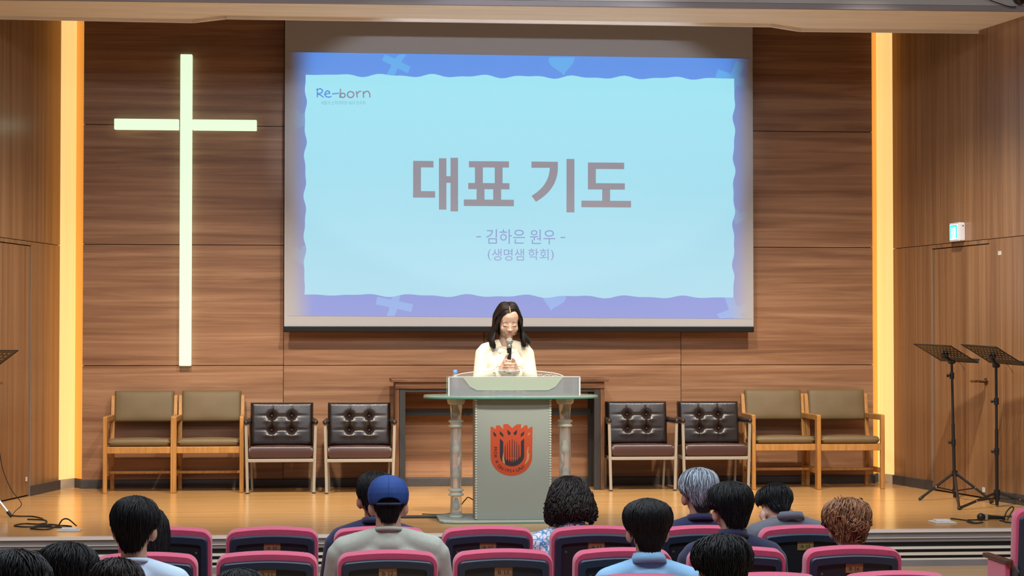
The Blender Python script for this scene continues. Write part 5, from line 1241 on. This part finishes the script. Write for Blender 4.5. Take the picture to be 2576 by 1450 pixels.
for cx, row, lab in ((28, 'F', 'seat below the head at the lower left corner'), (167, 'D', 'seat below the second head from the left'), (289, 'E', 'seat below the low dark head in front of the pale blue T-shirt'), (1820, 'D', 'seat below the tousled head at the bottom'), (603, 'D', 'seat below the head at seat B 11')): seat(cx, row, lab, None)
s_ = seat(2653, 'A', 'seat across the aisle at the lower right with dark wooden armrest', None, y=-6.42)

# ================================================================== MUSIC STANDS
def stand(label, base, hub_z, legs_, top_z, corner, a, b, leg_mat='black_plastic', knob_z=(0.98, 0.45), lean=(0, 0)):
    bx, by = base; t = thing('music_stand', label, 'music stand', (bx, by, 0), 0, 'music stands')
    lx, ly = lean; tp = Vector((lx, ly, top_z))
    z1 = top_z * 0.55
    obj('pole', MB().tube([(0, 0, 0.012), (lx * 0.55, ly * 0.55, z1)], 0.0135, 12), leg_mat, t, 40)
    obj('pole', MB().tube([(lx * 0.5, ly * 0.5, z1 - 0.02), tp], 0.0105, 12), leg_mat, t, 40)
    for z in knob_z:
        f = z / top_z; c = Vector((lx * f, ly * f, z)); mb = MB(); mb.tube([c - Vector((0, 0, 0.025)), c + Vector((0, 0, 0.025))], 0.0185, 12); mb.cap(c, c + Vector((-0.030, -0.01, 0)), 0.006); mb.ell(c + Vector((-0.038, -0.012, 0)), (0.010, 0.014, 0.014))
        obj('clamp', mb, 'black_plastic', t, 40)
    mb = MB(); mb.tube([(0, 0, hub_z - 0.02), (0, 0, hub_z + 0.025)], 0.024, 12); obj('hub', mb, 'black_plastic', t, 40)
    mb = MB(); mb.tube([(0, 0, 0.05), (0, 0, 0.085)], 0.019, 12); obj('hub', mb, 'black_plastic', t, 40)
    for lxx, lyy in legs_:
        e = Vector((lxx, lyy, 0.012)); d = Vector((lxx, lyy, 0)).normalized(); s0 = d * 0.022 + Vector((0, 0, hub_z)); mid_ = s0 + (e - s0) * 0.52
        l = obj('leg', MB().tube([s0, e], 0.0105, 8), leg_mat, t, 40)
        obj('brace', MB().tube([mid_, d * 0.018 + Vector((0, 0, 0.066))], 0.006, 6), leg_mat, l, 40)
        obj('rubber_foot', MB().cap(e - (e - s0).normalized() * 0.03, e, 0.0135, 0.012), 'black_plastic', l, True)
        obj('rivet', MB().ell(mid_ + Vector((0, -0.012, 0)), (0.005, 0.004, 0.005), None, 8, 6), 'chrome', l)
    # desk plate with slots: corner + u*a + v*b
    a, b = Vector(a), Vector(b); c0 = Vector(corner); nrm = a.cross(b).normalized(); nu, nv = 10, 6
    us, vs_ = [0], [0]
    for i in range(nu): us += [0.05 + 0.9 * (i + 0.22) / nu, 0.05 + 0.9 * (i + 0.78) / nu]
    for j in range(nv): vs_ += [0.10 + 0.80 * (j + 0.24) / nv, 0.10 + 0.80 * (j + 0.76) / nv]
    us.append(1); vs_.append(1); V, Fc = [], []; nU = len(us)
    for s in (1, -1):
        for v in vs_:
            for u in us: V.append(c0 + a * u + b * v + nrm * 0.0012 * s)
    off = nU * len(vs_)
    solid = lambda i, j: 0 <= i < nU - 1 and 0 <= j < len(vs_) - 1 and not (i % 2 == 1 and j % 2 == 1 and (i // 2 + j // 2) % 1 == 0)
    for j in range(len(vs_) - 1):
        for i in range(nU - 1):
            if not solid(i, j): continue
            q_ = [j * nU + i, j * nU + i + 1, (j + 1) * nU + i + 1, (j + 1) * nU + i]; Fc.append(tuple(q_)); Fc.append(tuple(off + x for x in reversed(q_)))
            for (di, dj, e0, e1) in ((0, -1, 0, 1), (1, 0, 1, 2), (0, 1, 2, 3), (-1, 0, 3, 0)):
                if not solid(i + di, j + dj): Fc.append((q_[e1], q_[e0], off + q_[e0], off + q_[e1]))
    mb = MB(); mb._add(V, Fc); dk_ = obj('desk', mb, 'black_plastic', t)
    up = nrm if nrm.z > 0 else -nrm
    obj('lip', MB().beam(c0 + b + up * 0.016, c0 + a + b + up * 0.016, 0.003, 0.036, up), 'black_plastic', dk_); obj('lip_shelf', MB().beam(c0 + b * 1.0 + up * 0.002, c0 + a + b + up * 0.002, 0.02, 0.003, up), 'black_plastic', dk_)
    obj('rim', MB().tube([c0, c0 + a, c0 + a + b, c0 + b], 0.004, 6, closed=True), 'black_plastic', dk_)
    cc = c0 + a * 0.5 + b * 0.5; dn = -up
    mb = MB(); mb.cap(tp, cc + dn * 0.03, 0.014, 0.020); mb.ell(cc + dn * 0.020, (0.026, 0.026, 0.020)); mb.cap(cc + dn * 0.014 - a * 0.06, cc + dn * 0.014 + a * 0.06, 0.013); mb.cap(tp + Vector((-0.014, 0, 0)), tp + Vector((0.014, 0, 0)), 0.017)
    obj('tilt_bracket', mb, 'black_plastic', t, 40)
    obj('cord', MB().tube(bez([cc + b * 0.45, cc + b * 0.45 + a * 0.1 + Vector((0.005, 0, -0.04)), cc + b * 0.45 + a * 0.12 + Vector((0.02, 0, -0.075))], 5), 0.0018, 5), 'cable_black', dk_)
    return t
def desk_at(base, corner_px, depth_y, a, b): 
    c = at_y(corner_px[0], corner_px[1], depth_y); return (c.x - base[0], c.y - base[1], c.z)
b1 = at_z(2402, 1256, 0); A1 = (0.157, -0.4515, -0.012); B1 = (0.2495, 0.0865, -0.135)
yc = b1.y - (A1[1] + B1[1]) / 2
stand('black slotted music stand left of the other one by the right door', (b1.x, b1.y), 0.20, [tuple((at_z(2314, 1256, 0.012) - b1).xy), tuple((at_z(2413, 1280, 0.012) - b1).xy), tuple((at_z(2497, 1262, 0.012) - b1).xy)], 1.09, desk_at((b1.x, b1.y), (2299, 866), yc, A1, B1), A1, B1, lean=(-0.02, 0))
b2 = at_z(2508, 1276, 0); A2 = (0.118, -0.460, -0.018); B2 = (0.255, 0.080, -0.140)
yc = b2.y - (A2[1] + B2[1]) / 2
stand('black slotted music stand at the right edge of the photo', (b2.x, b2.y), 0.105, [tuple((at_z(2412, 1280, 0.012) - b2).xy), (0.30, -0.05), tuple((at_z(2492, 1264, 0.012) - b2).xy)], 1.07, desk_at((b2.x, b2.y), (2418, 867), yc, A2, B2), A2, B2, knob_z=(0.80, 0.42))
# left stand, mostly outside the frame
lf = at_z(27, 1298, 0.012); bl_ = Vector((lf.x - 0.30, lf.y + 0.04, 0)); A3, B3 = (-0.30, -0.36, 0.0), (-0.22, 0.18, -0.15)
c3 = at_y(46, 882, bl_.y + 0.14)
stand('music stand with silver legs cut off by the left edge', (bl_.x, bl_.y), 0.36, [tuple((lf - bl_).xy), (-0.18, 0.22), (-0.15, -0.26)], 1.04, (c3.x - bl_.x, c3.y - bl_.y, c3.z), A3, B3, leg_mat='chrome')

# ================================================================== EXIT SIGN
Wm = Matrix.Translation(RW0) @ Matrix.Rotation(angR, 4, 'Z')
sx0, sx1 = (Vector((3.749, -1.275, 0)) - RW0).length, (Vector((3.773, -1.428, 0)) - RW0).length
ex = thing('exit_sign', 'glowing green running-figure exit sign above the right door', 'exit sign', Wm @ Vector(((sx0 + sx1) / 2 + 0.03, 0.0, 2.145)), angR)
obj('housing', MB().box((0, -0.028, 0), (0.165, 0.054, 0.152)), 'exit_frame', ex, bevel=0.006)
obj('end_cap', MB().box((0.086, -0.024, 0.0), (0.010, 0.044, 0.140)), 'exit_frame', ex, bevel=0.003)
obj('cord_hole', MB().ell((0.092, -0.020, 0.048), (0.003, 0.006, 0.006), None, 8, 6), 'black_plastic', ex)
dsp = obj('display', MB().box((0, -0.0565, 0), (0.136, 0.004, 0.122)), 'exit_white', ex)
mb = MB(); mb.box((0, -0.0590, 0.050), (0.118, 0.002, 0.012)); mb.box((-0.053, -0.0590, 0.0), (0.013, 0.002, 0.108)); mb.box((0.050, -0.0590, 0.0), (0.018, 0.002, 0.108)); obj('doorframe_symbol', mb, 'exit_green', dsp)
mb = MB(); mb.ell((-0.012, -0.059, 0.034), (0.009, 0.001, 0.009), None, 10, 6)
for p_ in (((-0.012, 0.022), (-0.004, -0.006)), ((-0.012, 0.018), (-0.032, 0.006)), ((-0.010, 0.018), (0.014, 0.012)), ((-0.004, -0.006), (-0.026, -0.030)), ((-0.026, -0.030), (-0.034, -0.048)), ((-0.004, -0.006), (0.016, -0.024)), ((0.016, -0.024), (0.014, -0.048))):
    mb.beam((p_[0][0], -0.059, p_[0][1]), (p_[1][0], -0.059, p_[1][1]), 0.002, 0.008, (0, 1, 0)) if False else mb.tube([(p_[0][0], -0.059, p_[0][1]), (p_[1][0], -0.059, p_[1][1])], 0.0035, 6)
obj('running_figure', mb, 'exit_figure', dsp)
# small white tags on the walls
def walltag(px, py, P0, D, inward, label, wdt=0.03, hgt=0.032):
    d = ray(px, py); n = Vector((-D.y, D.x, 0)); t_ = (P0 - CAM).dot(n) / d.dot(n); p = CAM + d * t_; ang = math.atan2(D.y, D.x)
    o = obj('paper_tag', MB().box((0, inward * 0.001, 0), (wdt, 0.002, hgt)), 'white_tape'); o.location = p; o.rotation_euler = (0, 0, ang); tag(o, label, 'tag')
walltag(2515, 637, RW0, RWD, -1, 'small white tag on the wall right of the exit sign', 0.05)
walltag(2475, 1233, RW0, RWD, -1, 'small white tag low on the right door', 0.05, 0.04)
walltag(66, 1206, LW0, LWD, 1, 'small white tag low on the left door', 0.04, 0.035)

# ================================================================== FLOOR CLUTTER
def floorplate(px, py, w, d, label):
    p = at_z(px, py, 0); t = thing('floor_socket', label, 'floor socket', (p.x, p.y, 0))
    obj('plate', MB().box((0, 0, 0.004), (w, d, 0.008)), 'white_tape', t, bevel=0.003); obj('lid', MB().box((0, d * 0.1, 0.014), (w * 0.66, d * 0.45, 0.012)), 'white_plastic', t, bevel=0.003)
floorplate(174, 1336, 0.155, 0.13, 'white floor socket plate at the front left of the stage')
floorplate(2371, 1315, 0.155, 0.17, 'white floor socket plate at the front right of the stage')
def cable(name, pix, label, r=0.006, lifts=None, cat='cable'):
    pts = []
    for i, (x, y) in enumerate(pix):
        lz = (lifts or {}).get(i, 0.0); p = at_z(x, y, 0); g = Vector((p.x, p.y, r + lz))
        if lz: p2 = at_y(x, y, g.y); 
        pts.append(g)
    tag(obj(name, MB().tube(bez(pts, 6), r, 6), 'cable_black', None, True), label, cat)
cable('microphone_cable', [(27, 1299), (45, 1301), (85, 1302), (108, 1309), (70, 1309), (112, 1311), (116, 1318), (95, 1321), (60, 1320), (36, 1325), (60, 1328), (100, 1327), (130, 1324), (85, 1330), (80, 1333), (120, 1334), (150, 1325), (180, 1327), (160, 1329), (110, 1328), (85, 1327), (120, 1322), (148, 1324)],
      'tangled black cable looped on the floor at the front left of the stage', 0.005)
p0, p1, p2 = at_z(148, 1324, 0), at_z(172, 1326, 0), at_z(192, 1332, 0)
tag(obj('plug_cord', MB().tube(bez([p0 + Vector((0, 0, 0.006)), p0 * 0.6 + p1 * 0.4 + Vector((0, 0, 0.045)), p1 + Vector((0, 0, 0.05)), p2 + Vector((0, 0, 0.022))], 8), 0.005, 6), 'cable_black', None, True), 'short black cord arching into the left floor socket', 'cord')
tag(obj('stand_cord', MB().tube(bez([at_y(-4, 1120, -2.6), at_y(8, 1185, -2.6), at_y(30, 1235, -2.6), at_y(54, 1268, -2.6), at_y(38, 1287, -2.62), at_z(30, 1299, 0.004)], 6), 0.003, 6), 'cable_black', None, True), 'thin black cord hanging beside the silver stand leg', 'cord')
m0 = at_z(2468, 1311, 0)
fm = thing('microphone', 'black microphone lying on the stage floor at the right', 'microphone', (m0.x, m0.y, 0), 0.10)
Mf = Matrix.Translation((0, 0, 0.027)) @ Matrix.Rotation(R_(93), 4, 'Y')
obj('grille', MB().ell((0, 0, 0.0), (0.027, 0.027, 0.029), Mf, 20, 12), 'black_plastic', fm, True)
obj('collar_band', MB().lathe([(0.022, 0.024), (0.0235, 0.03), (0.022, 0.040), (0.020, 0.044)], 20, Mf), 'mic_band', fm, 40)
obj('handle', MB().lathe([(0.019, 0.042), (0.016, 0.07), (0.0125, 0.16), (0.0125, 0.172)], 20, Mf), 'black_plastic', fm, 40)
obj('plug', MB().lathe([(0.010, 0.17), (0.010, 0.195), (0.006, 0.20), (0.005, 0.225)], 12, Mf), 'chrome', fm, 40)
cable('microphone_cable', [(2392, 1307), (2410, 1309), (2432, 1312), (2455, 1318), (2472, 1317), (2452, 1319), (2436, 1316), (2434, 1311), (2460, 1310), (2510, 1304), (2540, 1301), (2576, 1303), (2600, 1308), (2560, 1316), (2535, 1317), (2522, 1312), (2540, 1304), (2570, 1310), (2590, 1316), (2560, 1319), (2535, 1316), (2515, 1312)],
      'tangled black cable on the floor around the lying microphone', 0.005)
a_ = at_z(2526, 1312, 0)
tag(obj('cable_loop', MB().tube(bez([a_ + Vector((0, 0, 0.006)), a_ + Vector((0.015, 0.0, 0.06)), a_ + Vector((0.055, 0.01, 0.098)), a_ + Vector((0.072, 0.01, 0.085)), a_ + Vector((0.04, 0.0, 0.04)), a_ + Vector((0.02, -0.01, 0.008))], 8), 0.005, 6), 'cable_black', None, True), 'loop of black cable standing up from the floor at the right', 'cable')
# dark cables hanging on the fascia at the top right
def fas(px, py): return at_y(px, py, -2.70)
tag(obj('hanging_cable', MB().tube(bez([fas(2470, -8), fas(2500, 4), fas(2530, 14), fas(2545, 18), fas(2556, 17.5)], 6), 0.004, 6), 'cable_black', None, True), 'dark cable strung across the fascia at the top right corner', 'cable')
lp = thing('stage_lamp', 'dark stage lamp cut off by the top right corner', 'lamp', fas(2580, -14))
ML = Matrix.Rotation(R_(60), 4, 'Y')
obj('lamp_housing', MB().lathe([(0.02, -0.10), (0.05, -0.08), (0.055, 0.06), (0.065, 0.07), (0.065, 0.09)], 20, ML), 'black_plastic', lp, 40)
obj('yoke', MB().tube([(-0.07, 0, 0.0), (-0.07, 0, 0.14), (0.07, 0, 0.14), (0.07, 0, 0)], 0.007, 6), 'steel_black', lp)
